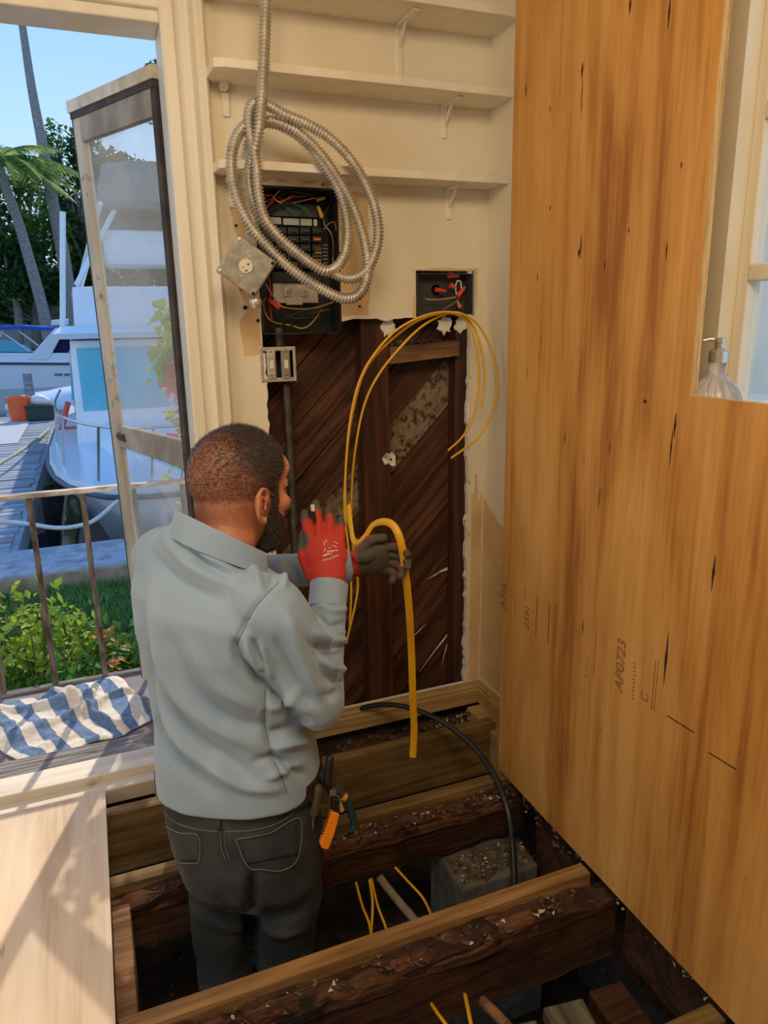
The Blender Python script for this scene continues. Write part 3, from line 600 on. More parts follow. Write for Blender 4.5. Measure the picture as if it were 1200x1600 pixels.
# ---- soap dispenser on the window stool behind the sheet
sp_ = atx(1117, 625, 1.085); c0 = Vector((1.087, sp_.y+.004, 1.0985))
soap = thing('soap_dispenser', c0, 'fluted clear glass soap dispenser with a metal pump behind the plywood cut-out', 'soap dispenser')
m = bpy.data.materials.new('fluted_glass'); m.use_nodes = True; b = m.node_tree.nodes['Principled BSDF']
b.inputs['Base Color'].default_value = (.93, .90, .92, 1); b.inputs['Roughness'].default_value = .06; b.inputs['Transmission Weight'].default_value = .75; b.inputs['IOR'].default_value = 1.3; M_FLUTE = m
put('bottle', MB().lathe([(.030, 0), (.042, .006), (.048, .025), (.047, .045), (.041, .062), (.028, .078), (.016, .088), (.0135, .094), (.0135, .108), (.016, .110), (.016, .113)], c0, n=72, flute=18, fl=.028), M_FLUTE, soap, smooth=60)
put('pump_collar', MB().lathe([(.017, .112), (.017, .132), (.012, .135), (.008, .138), (.008, .147), (.010, .148), (.010, .156), (.006, .157)], c0, n=24), M_SILVER, soap, smooth=40)
put('pump_spout', MB().sweep([c0+Vector((0, 0, .152)), c0+Vector((-.012, .010, .154)), c0+Vector((-.022, .018, .151))], .0042, n=8), M_SILVER, soap, smooth=60)

# ================================================================= BREAKER PANEL
px0, px1, pz0, pz1 = .458, .688, 1.262, 1.645
yb = W+.090
pan = thing('breaker_panel', (.57, yb, pz0), 'open black breaker panel with exposed breakers set in the back wall', 'breaker panel')
put('enclosure', MB().box((px0, W-.002, pz0), (px0+.003, yb, pz1)).box((px1-.003, W-.002, pz0), (px1, yb, pz1)).box((px0, W-.002, pz0), (px1, yb, pz0+.003)).box((px0, W-.002, pz1-.003), (px1, yb, pz1)).box((px0, yb-.003, pz0), (px1, yb, pz1)), M_BLACKMETAL, pan)
def P2(cx, cy, y): # crop pixels of the panel close-up
    return aty(400+cx*160/985, 270+cy*260/1600, y)
yi = W+.055
def prect(cx0, cy0, cx1, cy1, y0, y1, m, name, bev=.001):
    a = P2(cx0, cy0, y0); b = P2(cx1, cy1, y0)
    return put(name, MB().bevbox((min(a.x, b.x), y0, min(a.z, b.z)), (max(a.x, b.x), y1, max(a.z, b.z)), bev), m, pan)
M_DKGREY = mat('dark_grey_steel', (0.035, 0.035, 0.034), (0.06, 0.058, 0.055), rough=.5, scale=20)
prect(130, 290, 600, 430, yi+.01, yb-.004, M_DKGREY, 'mounting_plate')
prect(130, 425, 245, 495, yi+.006, yi+.012, mat('label_paper', (.42, .43, .40), rough=.6), 'label_strip'); M_LAB = bpy.data.materials['label_paper']
prect(262, 435, 418, 505, yi+.006, yi+.012, M_LAB, 'label_strip'); prect(428, 440, 540, 510, yi+.006, yi+.012, M_LAB, 'label_strip')
prect(556, 445, 592, 515, yi+.006, yi+.012, M_SILVER, 'ground_lug')
prect(556, 533, 618, 578, yi+.0, yi+.012, M_LAB, 'breaker_sticker')
for col, (a, b) in enumerate(((190, 300), (305, 418), (424, 530), (545, 640))):
    for i in range(5):
        y0 = 520+i*82
        br = prect(a, y0, b, y0+74, yi-.008+.004*(i % 2), yb-.006, M_BLACKPL, 'breaker', .002)
        q = P2((a+b)/2, y0+37, yi-.014)
        put('toggle', MB().bevbox(q-Vector((.010, .0, .0035)), q+Vector((.010, .010, .0035)), .0015), M_DKGREY if col != 3 or i != 1 else mat('orange_toggle', (.6, .2, .05)), br)
for i in range(4):
    prect(572, 720+i*36, 632, 744+i*36, yi-.012, yi, mat('copper_bar', (.45, .22, .09), rough=.4, metal=.6) if 'copper_bar' not in bpy.data.materials else bpy.data.materials['copper_bar'], 'bus_bar')
for i in range(6): prect(645, 690+i*34, 690, 700+i*34, yi-.006, yi, M_SILVER, 'neutral_screw')
prect(150, 950, 640, 1060, yi-.010, yb-.006, M_BLACKPL, 'main_breaker', .004)
prect(160, 1060, 600, 1250, yi+.004, yi+.010, M_SILVER, 'neutral_plate')
prect(290, 1235, 450, 1270, yi-.002, yi+.006, M_SILVER, 'neutral_plate_tab')
for cx in (305, 468):
    q = P2(cx, 1145, yi-.012); put('lug', MB().bevbox(q-Vector((.009, 0, .012)), q+Vector((.009, .016, .012)), .002), M_SILVER, pan)
    put('lug_screw', MB().lathe([(.005, 0), (.005, .004)], q+Vector((0, -.004, 0)), (0, 1, 0), 10), M_GREYMETAL, pan)
def pwire(pts, m, r=.0016, y=None):
    P = [P2(a, b, W+.03+(.02*math.sin(i*1.7))) for i, (a, b) in enumerate(pts)]
    put('wire', MB().sweep(crom(P, 6), r, n=6), m, pan, smooth=60)
pwire([(90, 225), (150, 215), (190, 260), (240, 285), (300, 250), (370, 210)], M_ORW, .0022)
pwire([(80, 290), (150, 250), (230, 275), (330, 235), (380, 205)], M_REDW)
pwire([(85, 350), (130, 300), (200, 200), (230, 175)], mat('pink_wire', (.5, .09, .12)), .002)
pwire([(230, 240), (300, 285), (420, 275), (560, 245), (640, 250)], M_REDW)
pwire([(245, 290), (300, 340), (380, 385), (440, 380)], M_GRW); pwire([(370, 295), (420, 305), (470, 340), (505, 375)], M_GRW, .0022); pwire([(280, 290), (350, 300), (430, 330), (470, 370)], M_GRW)
pwire([(600, 320), (640, 400), (660, 500), (720, 580), (745, 700), (740, 870)], M_TANW); pwire([(650, 545), (700, 490), (750, 475), (770, 540), (765, 700), (755, 880)], M_TANW)
pwire([(715, 195), (720, 260), (690, 340), (650, 420)], mat('maroon_wire', (.12, .025, .03)), .002)
pwire([(95, 1070), (140, 1150), (200, 1230), (260, 1290), (430, 1310), (560, 1300), (740, 1245)], M_YELW, .0021)
pwire([(130, 1215), (80, 1215), (75, 1300), (120, 1400), (200, 1445), (330, 1465), (450, 1495), (540, 1440), (630, 1320)], M_YELW, .0021)
pwire([(130, 1000), (140, 1130), (135, 1300), (155, 1410)], M_REDW, .0022)
for pts in ([(250, 1500), (300, 1400), (450, 1330), (620, 1310)], [(330, 1480), (420, 1390), (540, 1350), (700, 1320)], [(200, 1420), (270, 1380), (400, 1400), (560, 1390)], [(150, 700), (170, 800), (165, 940)], [(110, 380), (150, 300), (300, 190), (500, 200), (640, 230)], [(100, 420), (200, 330), (350, 240), (520, 220)]): pwire(pts, M_BLACKPL, .003)
def wirenut(a, b, m, parent, r=.0055):
    a = Vector(a); b = Vector(b); L = (b-a).length
    put('wire_nut', MB().lathe([(r*.62, 0), (r*.75, L*.3), (r, L*.8), (r*1.12, L)], a, b-a, 10), m, parent, smooth=50)
wirenut(P2(125, 1225, W+.02), P2(225, 1290, W+.02), M_RED, pan, .008)
wirenut(P2(665, 240, W+.03), P2(585, 260, W+.03), mat('amber_plastic', (.55, .33, .05), rough=.4), pan); M_AMB = bpy.data.materials['amber_plastic']
wirenut(P2(595, 320, W+.03), P2(640, 430, W+.03), M_AMB, pan, .007)

# ---- small junction box with red wire nuts
jb = thing('junction_box', (1.02, W+.06, 1.308), 'black recessed junction box with red wire nuts beside the cut-out', 'junction box')
a0, a1, b0, b1 = .930, 1.117, 1.307, 1.428; yj = W+.055
put('enclosure', MB().box((a0, W+.002, b0), (a0+.003, yj, b1)).box((a1-.003, W+.002, b0), (a1, yj, b1)).box((a0, W+.002, b0), (a1, yj, b0+.003)).box((a0, W+.002, b1-.003), (a1, yj, b1)).box((a0, yj-.003, b0), (a1, yj, b1)), M_DKGREY, jb)
put('knockout_ring', MB().lathe([(.017, 0), (.017, .002), (.014, .002), (.014, 0)], (a0+.085, yj-.006, b1-.045), (0, 1, 0), 20), M_BLACKPL, jb)
def J2(cx, cy, y=W+.02): return aty(640+cx*160/753, 400+cy*340/1600, y)
wirenut(J2(360, 145), J2(280, 140), M_RED, jb, .009); wirenut(J2(265, 258), J2(190, 248), M_RED, jb, .007); wirenut(J2(335, 230), J2(300, 215), M_RED, jb, .008); wirenut(J2(405, 230), J2(350, 300), M_RED, jb, .008); wirenut(J2(350, 330), J2(372, 378), M_ORW, jb, .006)
for pts, m in (([(115, 315), (180, 322), (260, 315), (340, 303)], M_YELW), ([(345, 290), (338, 230), (350, 185), (375, 190), (380, 240)], M_WHITEPL), ([(362, 315), (320, 350), (270, 380), (235, 420)], M_GREYMETAL), ([(362, 320), (325, 355), (280, 395)], M_BLACKPL), ([(250, 400), (238, 430), (238, 452)], M_WHITEPL)):
    put('wire', MB().sweep(crom([J2(*p, W+.02-.002*i) for i, p in enumerate(pts)], 5), .0019, n=6), m, jb, smooth=60)

# ---- two-gang switch box with its conduit
gb = thing('switch_box', (.495, W+.03, 1.06), 'open two-gang switch box with two toggle switches under the breaker panel', 'switch box')
gx0, gz0 = aty(408, 598, W).x, aty(408, 598, W).z; gx1, gz1 = aty(461, 541, W).x, aty(461, 541, W).z
put('box', MB().box((gx0+.002, W+.005, gz0+.004), (gx0+.005, W+.06, gz1-.004)).box((gx1-.005, W+.005, gz0+.004), (gx1-.002, W+.06, gz1-.004)).box((gx0+.002, W+.057, gz0+.004), (gx1-.002, W+.06, gz1-.004)).box((gx0+.002, W+.005, gz1-.007), (gx1-.002, W+.06, gz1-.004)).box((gx0+.002, W+.005, gz0+.004), (gx1-.002, W+.06, gz0+.007)), M_BLACKMETAL, gb)
fr = MB(); t_ = .009
fr.bevbox((gx0, W-.004, gz0), (gx0+t_, W+.004, gz1), .002).bevbox((gx1-t_, W-.004, gz0), (gx1, W+.004, gz1), .002).bevbox((gx0+t_, W-.004, gz1-t_*1.3), (gx1-t_, W+.004, gz1), .002).bevbox((gx0+t_, W-.004, gz0), (gx1-t_, W+.004, gz0+t_*1.3), .002)
put('frame', fr, M_SILVER, gb)
for i, f_ in enumerate((.30, .70)):
    cx = gx0+(gx1-gx0)*f_; cz = (gz0+gz1)/2; sw = put('switch', MB().bevbox((cx-.013, W-.007, gz0+.008), (cx+.013, W-.004, gz1-.008), .002).bevbox((cx-.011, W-.010, cz-.030), (cx+.011, W+.02, cz+.030), .002), M_SILVER if i == 0 else M_GREYMETAL, gb)
    put('toggle', MB().bevbox((cx-.0055, W-.017, cz-.012), (cx+.0055, W-.006, cz+.012), .002), M_IVORY, sw)
    for z in (gz0+.012, gz1-.012): put('screw', MB().lathe([(.0032, 0), (.0032, .003)], (cx, W-.0095, z), (0, 1, 0), 8), M_GREYMETAL, sw)
M_PIPE = mat('dull_conduit_pipe', (0.055, 0.045, 0.035), (0.12, 0.10, 0.075), rough=.5, metal=.5, scale=30)
cp = [aty(447, 600, W+.045), aty(452, 680, W+.045), aty(462, 860, W+.045), aty(470, 1060, W+.045)]
put('conduit', MB().sweep(cp, .0125, n=14), M_PIPE, smooth=60, label='dull metal conduit pipe running down from the switch box', cat='conduit')
put('conduit_nipple', MB().lathe([(.014, 0), (.014, .02), (.017, .02), (.017, .034), (.014, .036), (.014, .05)], (aty(437, 540, W+.04).x, W+.04, gz1+.001), (0, 0, 1), 14), M_PIPE, smooth=40, label='short pipe nipple between breaker panel and switch box', cat='conduit')

# ---- plaster lumps left on the framing
def lump(px, py, y, rx, rz, seed, lab, hole=False):
    rng = random.Random(seed); c = aty(px, py, y); n = 17
    P = [(c.x+rx*rng.uniform(.55, 1.2)*math.cos(2*math.pi*i/n), 0, c.z+rz*rng.uniform(.55, 1.2)*math.sin(2*math.pi*i/n)) for i in range(n)]
    o = thing('plaster_lump', (c.x, y, c.z), lab, 'plaster')
    put('lump', MB().prism(P, (0, y-.009, 0), (0, y, 0)), M_GYP, o, bevel=.002)
    if hole: put('screw_hole', MB().lathe([(.004, 0), (.004, .002)], (c.x+.002, y-.0105, c.z), (0, 1, 0), 8), M_DARKSLOT, o)
lump(608, 717, W+.030, .026, .024, 3, 'white plaster lump with a screw hole on the dark stud', True)
lump(607, 512, W+.030, .026, .032, 4, 'white plaster patch at the head of the dark stud')
lump(692, 508, W+.05, .028, .030, 5, 'broken plaster chunk under the junction box, left of two')
lump(719, 508, W+.05, .024, .026, 6, 'broken plaster chunk under the junction box, right of two')

# ================================================================= CABLES
def cable(name, pts, ra, rb, m, label, cat='cable', group=None, k=8, up=(0, -1, 0), n=8):
    return put(name, MB().sweep(crom(pts, k), ra, rb, n=n, up=up), m, smooth=60, label=label, cat=cat, group=group)
yc = 2.035
def yp(pts, y0, y1): n = len(pts)-1; return [aty(a, b, y0+(y1-y0)*i/n) for i, (a, b) in enumerate(pts)]
GY = 'yellow cables hanging from the junction box'
cable('yellow_cable', yp([(541, 1005), (556, 940), (559, 905), (552, 850), (541, 800), (540, 740), (546, 665), (560, 600), (585, 553), (625, 512), (680, 489), (732, 495), (762, 533), (776, 590), (770, 640), (748, 682), (705, 716)], 2.02, 1.90), .0055, .0035, M_YEL, 'yellow cable loop reaching farthest right over the white wall', group=GY)
cable('yellow_cable', yp([(546, 985), (549, 920), (545, 860), (538, 790), (543, 700), (552, 640), (570, 580), (602, 540), (650, 503), (700, 489), (731, 505), (745, 548), (748, 600), (740, 650), (723, 682), (700, 704)], 2.02, 1.93), .0055, .0035, M_YEL, 'yellow cable loop ending on the dark board at its lower right', group=GY)
cable('yellow_cable', yp([(552, 870), (549, 800), (551, 740), (557, 690), (567, 640), (583, 600), (612, 558), (662, 508), (712, 488), (738, 508), (752, 545), (757, 590), (752, 636)], 2.02, 1.94), .0055, .0035, M_YEL, 'shortest yellow cable loop, ending on the white wall beside the cut-out', group=GY)
c_ = [(545, 790, 1.80), (551, 840, 1.70), (560, 848, 1.655), (572, 836, 1.64), (583, 820, 1.63), (600, 815, 1.60), (615, 822, 1.575), (626, 846, 1.555), (633, 890, 1.565), (639, 950, 1.59), (643, 1020, 1.63), (645, 1090, 1.64), (647, 1140, 1.65), (645, 1183, 1.65)]
cable('yellow_cable', [aty(*q) for q in c_], .0095, .0045, M_YEL, 'thick yellow cable held in the left glove and hanging down to the floor opening')
for i in range(9):
    q = aty(643.5+.15*i, 1040+i*6.5, 1.6415-.0045)
    put('cable_print', MB().box((-.0022, -.0004, -.0035), (.0022, .0004, .0018), o=q), M_BLACKPL, bpy.data.objects['yellow_cable.003'])
cable('black_cable', [aty(*q) for q in ((556, 1112, 2.07), (575, 1104, 2.03), (605, 1101, 1.97), (640, 1106, 1.90), (690, 1127, 1.80), (738, 1165, 1.70), (773, 1212, 1.59), (793, 1265, 1.50), (801, 1320, 1.45), (804, 1385, 1.395), (803, 1440, 1.36))], .0085, .0085, M_BLACKPL, 'black cable arching from the back wall down between the joists')
GU = 'yellow cables under the floor'
for pts, lab in (([(556, 1378, 1.50), (566, 1415, 1.46), (578, 1448, 1.42), (584, 1500, 1.38)], 'yellow cable under the floor crossing another beside the grey pipe'), ([(577, 1374, 1.50), (582, 1410, 1.46), (580, 1455, 1.42), (576, 1500, 1.38)], 'middle yellow cable under the floor left of the grey pipe'), ([(580, 1372, 1.50), (590, 1415, 1.46), (603, 1450, 1.42), (612, 1490, 1.40)], 'yellow cable under the floor nearest the grey pipe'), ([(617, 1355, 1.52), (640, 1380, 1.48), (662, 1405, 1.44), (678, 1440, 1.42)], 'thin yellow cable curving under the floor beside the concrete pier'),
                 ([(675, 1570, 1.05), (685, 1585, 1.0), (700, 1605, .96)], 'short yellow cable at the bottom edge left of the stick'), ([(727, 1555, 1.06), (732, 1580, 1.0), (738, 1610, .95)], 'short yellow cable at the bottom edge by the rubble')):
    cable('yellow_cable', [aty(*q) for q in pts], .0055, .0035, M_YEL, lab, group=GU)
M_GREYP = mat('grey_pipe', (0.17, 0.14, 0.10), (0.26, 0.22, 0.17), rough=.7, scale=30)
cable('grey_pipe', [aty(*q) for q in ((592, 1370, 1.50), (620, 1405, 1.46), (650, 1440, 1.42), (690, 1490, 1.36))], .011, .011, M_GREYP, 'grey pipe under the floor beside the yellow cables', 'pipe', n=10)
cable('wooden_stick', [aty(*q) for q in ((755, 1565, 1.04), (780, 1590, .98), (800, 1612, .94))], .012, .010, M_BLOCK, 'round wooden stick poking out under the foreground joist', 'stick', n=10)
cable('black_cable', [aty(*q) for q in ((648, 1584, 1.06), (652, 1595, 1.0), (660, 1615, .95))], .005, .005, M_BLACKPL, 'short black cable at the bottom edge under the foreground joist')

# ---- armoured cable coil with a square outlet box on its end
def C5(cx, cy, y): return aty(320+cx*.3, 140+cy*.3, y)
seq = [(330, -900, 1.90), (318, -450, 1.90), (305, -100, 1.895), (300, 0, 1.89), (292, 90, 1.885), (284, 190, 1.882), (266, 290, 1.895), (238, 380, 1.925), (228, 460, 1.935), (242, 560, 1.935), (285, 660, 1.93), (360, 750, 1.925), (455, 835, 1.92), (560, 905, 1.915), (670, 960, 1.905), (760, 985, 1.895), (840, 945, 1.885), (888, 850, 1.885), (905, 740, 1.89), (882, 600, 1.90), (822, 460, 1.90), (740, 340, 1.90), (640, 245, 1.90), (530, 180, 1.895), (415, 130, 1.89), (335, 85, 1.90), (265, 70, 1.915), (232, 120, 1.905), (232, 210, 1.90), (258, 320, 1.90), (272, 430, 1.905), (280, 540, 1.908), (310, 660, 1.905), (390, 770, 1.90), (500, 865, 1.895), (610, 940, 1.89), (680, 930, 1.905), (728, 860, 1.915), (745, 760, 1.92), (735, 650, 1.92), (695, 520, 1.92), (625, 400, 1.92), (545, 295, 1.92), (450, 215, 1.92), (345, 172, 1.922), (245, 172, 1.92), (178, 225, 1.91), (143, 320, 1.90), (140, 430, 1.90), (165, 560, 1.895), (225, 690, 1.885), (310, 800, 1.878), (410, 900, 1.872), (520, 985, 1.868), (630, 1050, 1.868), (720, 1088, 1.87), (800, 1070, 1.875), (843, 990, 1.88), (848, 880, 1.895), (820, 740, 1.905), (765, 590, 1.91), (690, 455, 1.912), (600, 330, 1.912), (500, 235, 1.91), (400, 180, 1.905), (310, 170, 1.93), (245, 230, 1.945), (222, 350, 1.955), (222, 480, 1.955), (240, 620, 1.95), (258, 720, 1.935), (262, 765, 1.925)]
path = resample(crom([C5(*q) for q in seq], 10), .0014)
rad = [.0122+.0027*math.sin(2*math.pi*i/6.0) for i in range(len(path))]
mc = thing('armoured_cable_coil', C5(480, 560, 1.9), 'coiled silver armoured cable hanging from above before the breaker panel', 'cable coil')
put('armour', MB().sweep(path, rad, n=10), M_MC, mc, smooth=180)
bc = C5(215, 925, 1.895)
ex = (C5(385, 905, 1.885)-C5(45, 930, 1.885)).normalized()
bx = thing('outlet_box', bc, 'square galvanised outlet box hanging on the end of the armoured cable', 'outlet box')
cu_, cl_, cd_, cr_ = C5(187, 757, 1.875), C5(45, 933, 1.875), C5(243, 1093, 1.875), C5(388, 905, 1.875)
X_ = (cr_-cu_).normalized(); s_ = .108; cen = (cu_+cl_+cd_+cr_)/4
N_ = Vector((-.18, -.97, -.05)).normalized(); X_ = (X_-N_*X_.dot(N_)).normalized(); Y_ = X_.cross(N_)*-1
RB = Matrix((X_, Y_, X_.cross(Y_))).transposed()
if (RB @ Vector((0, 0, 1))).dot(N_) < 0: Y_ = -Y_; RB = Matrix((X_, Y_, X_.cross(Y_))).transposed()
sx_ = (cr_-cu_).length/2*.98; sy_ = (cl_-cu_).length/2*.98
put('box_body', MB().bevbox((-sx_+.003, -sy_+.003, -.048), (sx_-.003, sy_-.003, -.002), .006, R=RB, o=cen), M_GREYMETAL, bx)
put('cover_plate', MB().bevbox((-sx_, -sy_, -.003), (sx_, sy_, .008), .006, R=RB, o=cen), M_GREYMETAL, bx)
def onbox(x, y, z): return RB @ Vector((x, y, z))+cen
nrm = RB @ Vector((0, 0, 1))
oc = C5(213, 920, 1.875); oc = cen+RB @ Vector(((oc-cen).dot(X_), (oc-cen).dot(Y_), .008))
rec = put('receptacle', MB().lathe([(.0135, 0), (.0175, .0), (.0175, .002), (.0165, .004)], oc, nrm, 28), M_IVORY, bx, smooth=40)
vert = Vector((0, 0, 1)); vert = (vert-nrm*vert.dot(nrm)).normalized(); hor = vert.cross(nrm)
RV = Matrix((hor, vert, nrm)).transposed(); o2 = oc+nrm*.0042
put('slot', MB().box((-.009, .001, 0), (-.0045, .0025, .0008), R=RV @ Matrix.Rotation(.5, 3, 'Z'), o=o2), M_DARKSLOT, rec)
put('slot', MB().lathe([(.0025, 0), (.0025, .0008)], o2+hor*.006+vert*.0045, nrm, 10), M_DARKSLOT, rec)
put('slot', MB().box((-.004, -.0105, 0), (.005, -.009, .0008), R=RV, o=o2).box((-.0005, -.014, 0), (.001, -.009, .0008), R=RV, o=o2), M_DARKSLOT, rec)
for x, y in ((-sx_+.008, -sy_+.008), (sx_-.008, -sy_+.008), (-sx_+.008, sy_-.008), (sx_-.008, sy_-.008)):
    put('cover_screw', MB().lathe([(.0045, 0), (.0045, .002), (.003, .003)], onbox(x, y, .007), nrm, 10), M_SILVER if x < 0 else M_DARKSLOT, bx, smooth=40)
for d in (.024, -.024): put('device_screw', MB().lathe([(.0035, 0), (.0035, .0015)], oc+vert*d+hor*(.012 if d > 0 else -.012), nrm, 10), M_SILVER, bx)
put('cable_clamp', MB().lathe([(.014, 0), (.016, .006), (.014, .018), (.011, .022)], C5(262, 1090, 1.90), (cd_-cu_), 12), M_SILVER, bx, smooth=40)
put('cable_clamp', MB().lathe([(.016, 0), (.018, .012), (.0155, .028)], C5(240, 775, 1.915), (C5(262, 740, 1.93)-C5(240, 790, 1.915)), 12), M_SILVER, bx, smooth=40)
# ================================================================= SCREEN DOOR, PORCH
M_DOORW = mat('weathered_door_paint', (0.36, 0.31, 0.23), (0.56, 0.50, 0.40), rough=.8, scale=9, stretch=(1, 1, .3), bump=.3, c3=(0.16, 0.12, 0.08), s3=14, t3=(.6, .7))
M_DOORG = mat('grey_weathered_rail', (0.24, 0.22, 0.19), (0.40, 0.37, 0.32), rough=.9, scale=14, stretch=(1, 1, .5), bump=.3)
M_GASKET = mat('dark_weatherstrip', (0.04, 0.036, 0.036), (0.08, 0.07, 0.066), rough=.8, scale=20)
m = bpy.data.materials.new('insect_screen'); m.use_nodes = True; nn = m.node_tree.nodes; ll = m.node_tree.links
nn.remove(nn['Principled BSDF']); tr = nn.new('ShaderNodeBsdfTransparent'); df = nn.new('ShaderNodeBsdfDiffuse'); tl = nn.new('ShaderNodeBsdfTranslucent')
df.inputs[0].default_value = (.62, .60, .56, 1); tl.inputs[0].default_value = (.62, .58, .52, 1)
m1 = nn.new('ShaderNodeMixShader'); m1.inputs[0].default_value = .35; ll.new(df.outputs[0], m1.inputs[1]); ll.new(tl.outputs[0], m1.inputs[2])
tcn = nn.new('ShaderNodeTexCoord'); nz = nn.new('ShaderNodeTexNoise'); nz.inputs['Scale'].default_value = 5; nz.inputs['Detail'].default_value = 5; ll.new(tcn.outputs['Object'], nz.inputs['Vector'])
mr = nn.new('ShaderNodeMapRange'); mr.inputs[1].default_value = .3; mr.inputs[2].default_value = .7; mr.inputs[3].default_value = .16; mr.inputs[4].default_value = .34; ll.new(nz.outputs['Fac'], mr.inputs[0])
m2 = nn.new('ShaderNodeMixShader'); ll.new(mr.outputs[0], m2.inputs[0]); ll.new(tr.outputs[0], m2.inputs[1]); ll.new(m1.outputs[0], m2.inputs[2]); ll.new(m2.outputs[0], nn['Material Output'].inputs[0]); M_SCREEN = m

HX = Vector((.246, 2.192, 0)); EX = Vector((.044, 2.600, 0)); DL = (EX-HX).length; DD = (EX-HX)/DL; DN = Vector((DD.y, -DD.x, 0))
if DN.y > 0: DN = -DN
def dpt(s_, t, z): return HX+DD*s_+DN*t+Vector((0, 0, z))
def dbox(s0, s1, z0, z1, t0=-.012, t1=.012, sh=0.0):
    """frame member on the door plane; sh = shear of s per metre below the head (the door has racked)"""
    k = lambda s_, z: s_-sh*(1.93-z)
    pts = [dpt(k(s0, z0), t0, z0), dpt(k(s1, z0), t0, z0), dpt(k(s1, z1), t0, z1), dpt(k(s0, z1), t0, z1)]
    return MB().prism(pts, (0, 0, 0), DN*(t1-t0))
sdoor = thing('screen_door', HX, 'weathered screen door standing open outside the doorway', 'screen door')
SH = .022
put('hinge_stile', dbox(0, .020, .05, 1.90), M_GASKET, sdoor, bevel=.002)
put('free_stile', dbox(DL-.042, DL, .05, 1.90, sh=SH), M_DOORW, sdoor, bevel=.002)
put('top_rail', dbox(.018, DL-.04, 1.828, 1.90), M_DOORG, sdoor, bevel=.002)
put('middle_rail', MB().prism([dpt(.018, -.012, .875), dpt(DL-.06, -.012, .905), dpt(DL-.06, -.012, .975), dpt(.018, -.012, .96)], (0, 0, 0), DN*.024), M_DOORG, sdoor, bevel=.002)
put('bottom_rail', dbox(.018, DL-.07, .05, .16), M_DOORW, sdoor, bevel=.002)
put('weatherstrip', dbox(-.004, DL+.004, 1.895, 1.914, -.014, .016), M_GASKET, sdoor)
put('weatherstrip', dbox(DL-.002, DL+.006, .05, 1.91, -.012, .012, SH), M_GASKET, sdoor)
put('drip_cap', dbox(-.01, DL+.012, 1.913, 1.945, -.02, .02), M_SILL, sdoor)
put('screen', MB().prism([dpt(.018, 0, .955), dpt(DL-.062, 0, .965), dpt(DL-.042, 0, 1.832), dpt(.018, 0, 1.832)], (0, 0, 0), DN*.0006), M_SCREEN, sdoor)
put('screen', MB().prism([dpt(.018, 0, .155), dpt(DL-.078, 0, .155), dpt(DL-.062, 0, .91), dpt(.018, 0, .88)], (0, 0, 0), DN*.0006), M_SCREEN, sdoor)
la = DL-.085
put('latch', MB().prism([dpt(la-.022, .012, .925), dpt(la+.022, .012, .928), dpt(la+.022, .012, .952), dpt(la-.022, .012, .949)], (0, 0, 0), DN*.003).sweep([dpt(la+.02, .016, .94), dpt(la, .026, .941), dpt(la-.02, .026, .936), dpt(la-.032, .018, .93)], .004, n=6), mat('rusty_latch', (.09, .04, .02), (.16, .08, .04), rough=.8), sdoor)

put('floor_porch', MB().box((-2.2, 2.236, -.20), (1.5, 2.76, .0)), M_PORCH, kind='structure')
put('trim_6', MB().bevbox((-2.2, 2.705, .0), (1.5, 2.735, .014), .003), M_GREYPL, kind='structure')
M_RAILW = mat('worn_white_rail', (0.30, 0.24, 0.17), (0.72, 0.68, 0.6), rough=.6, scale=30, stretch=(.4, 1, 1), lo=.4, hi=.6)
M_RUSTBAR = mat('rusty_baluster', (0.05, 0.035, 0.028), (0.22, 0.18, 0.14), rough=.8, scale=60, stretch=(1, 1, .2), bump=.4)
rl = thing('porch_railing', (0, 2.72, .014), 'worn metal porch railing with thin upright bars', 'railing')
put('top_rail', MB().bevbox((-1.9, 2.705, .722), (1.2, 2.735, .740), .004), M_RAILW, rl)
for i in range(-9, 6):
    x = -.075+i*.172
    put('baluster', MB().bevbox((x-.0095, 2.7105, .014), (x+.0095, 2.7295, .722), .003), M_RUSTBAR, rl)

# ---- striped towel crumpled on the porch
M_TW = mat('towel_cream', (0.66, 0.58, 0.46), (0.80, 0.73, 0.62), rough=.95, scale=60, bump=.3)
M_TB = mat('towel_blue', (0.10, 0.17, 0.30), (0.17, 0.25, 0.38), rough=.95, scale=60, bump=.3)
c00, c10, c11, c01 = atz(-70, 1120, .0), atz(185, 1062, .0), atz(240, 1132, .0), atz(50, 1205, .0)
nu, nv = 120, 64; verts = []; mb = MB()
for j in range(nv+1):
    for i in range(nu+1):
        u, v = i/nu, j/nv
        p = c00.lerp(c10, u).lerp(c01.lerp(c11, u), v)
        q = Vector((p.x*5, p.y*5, .3)); h = max(0, noise.noise(q*1.0)*.030+noise.noise(q*2.3+Vector((5, 2, 0)))*.022+noise.noise(q*5)*.006+.014)
        h += .030*math.exp(-((v-.25-.3*(u-.5))/.06)**2)*(1 if u < .75 else .3)+.018*math.exp(-((v-.62+.25*u)/.04)**2)+.022*math.exp(-((u-.52-.25*v)/.025)**2)
        ed = min(1, min(u, 1-u, v, 1-v)*9+.12)
        off = Vector((noise.noise(q*1.7+Vector((9, 1, 4)))*.030, noise.noise(q*1.7+Vector((2, 7, 4)))*.045, 0))
        verts.append(p+off+Vector((0, 0, .004+h*ed)))
fs = []; mi = []
for j in range(nv):
    for i in range(nu):
        a = j*(nu+1)+i; fs.append((a, a+1, a+nu+2, a+nu+1)); mi.append(1 if (int((i/nu)*11.0+.35*(j/nv)) % 2) == 1 else 0)
mb.add(verts, fs); mb.m = mi
tw = put('striped_towel', mb, [M_TW, M_TB], smooth=180, label='crumpled blue and cream striped towel lying on the porch', cat='towel')
mo = tw.modifiers.new('thick', 'SOLIDIFY'); mo.thickness = .003; mo.offset = 1

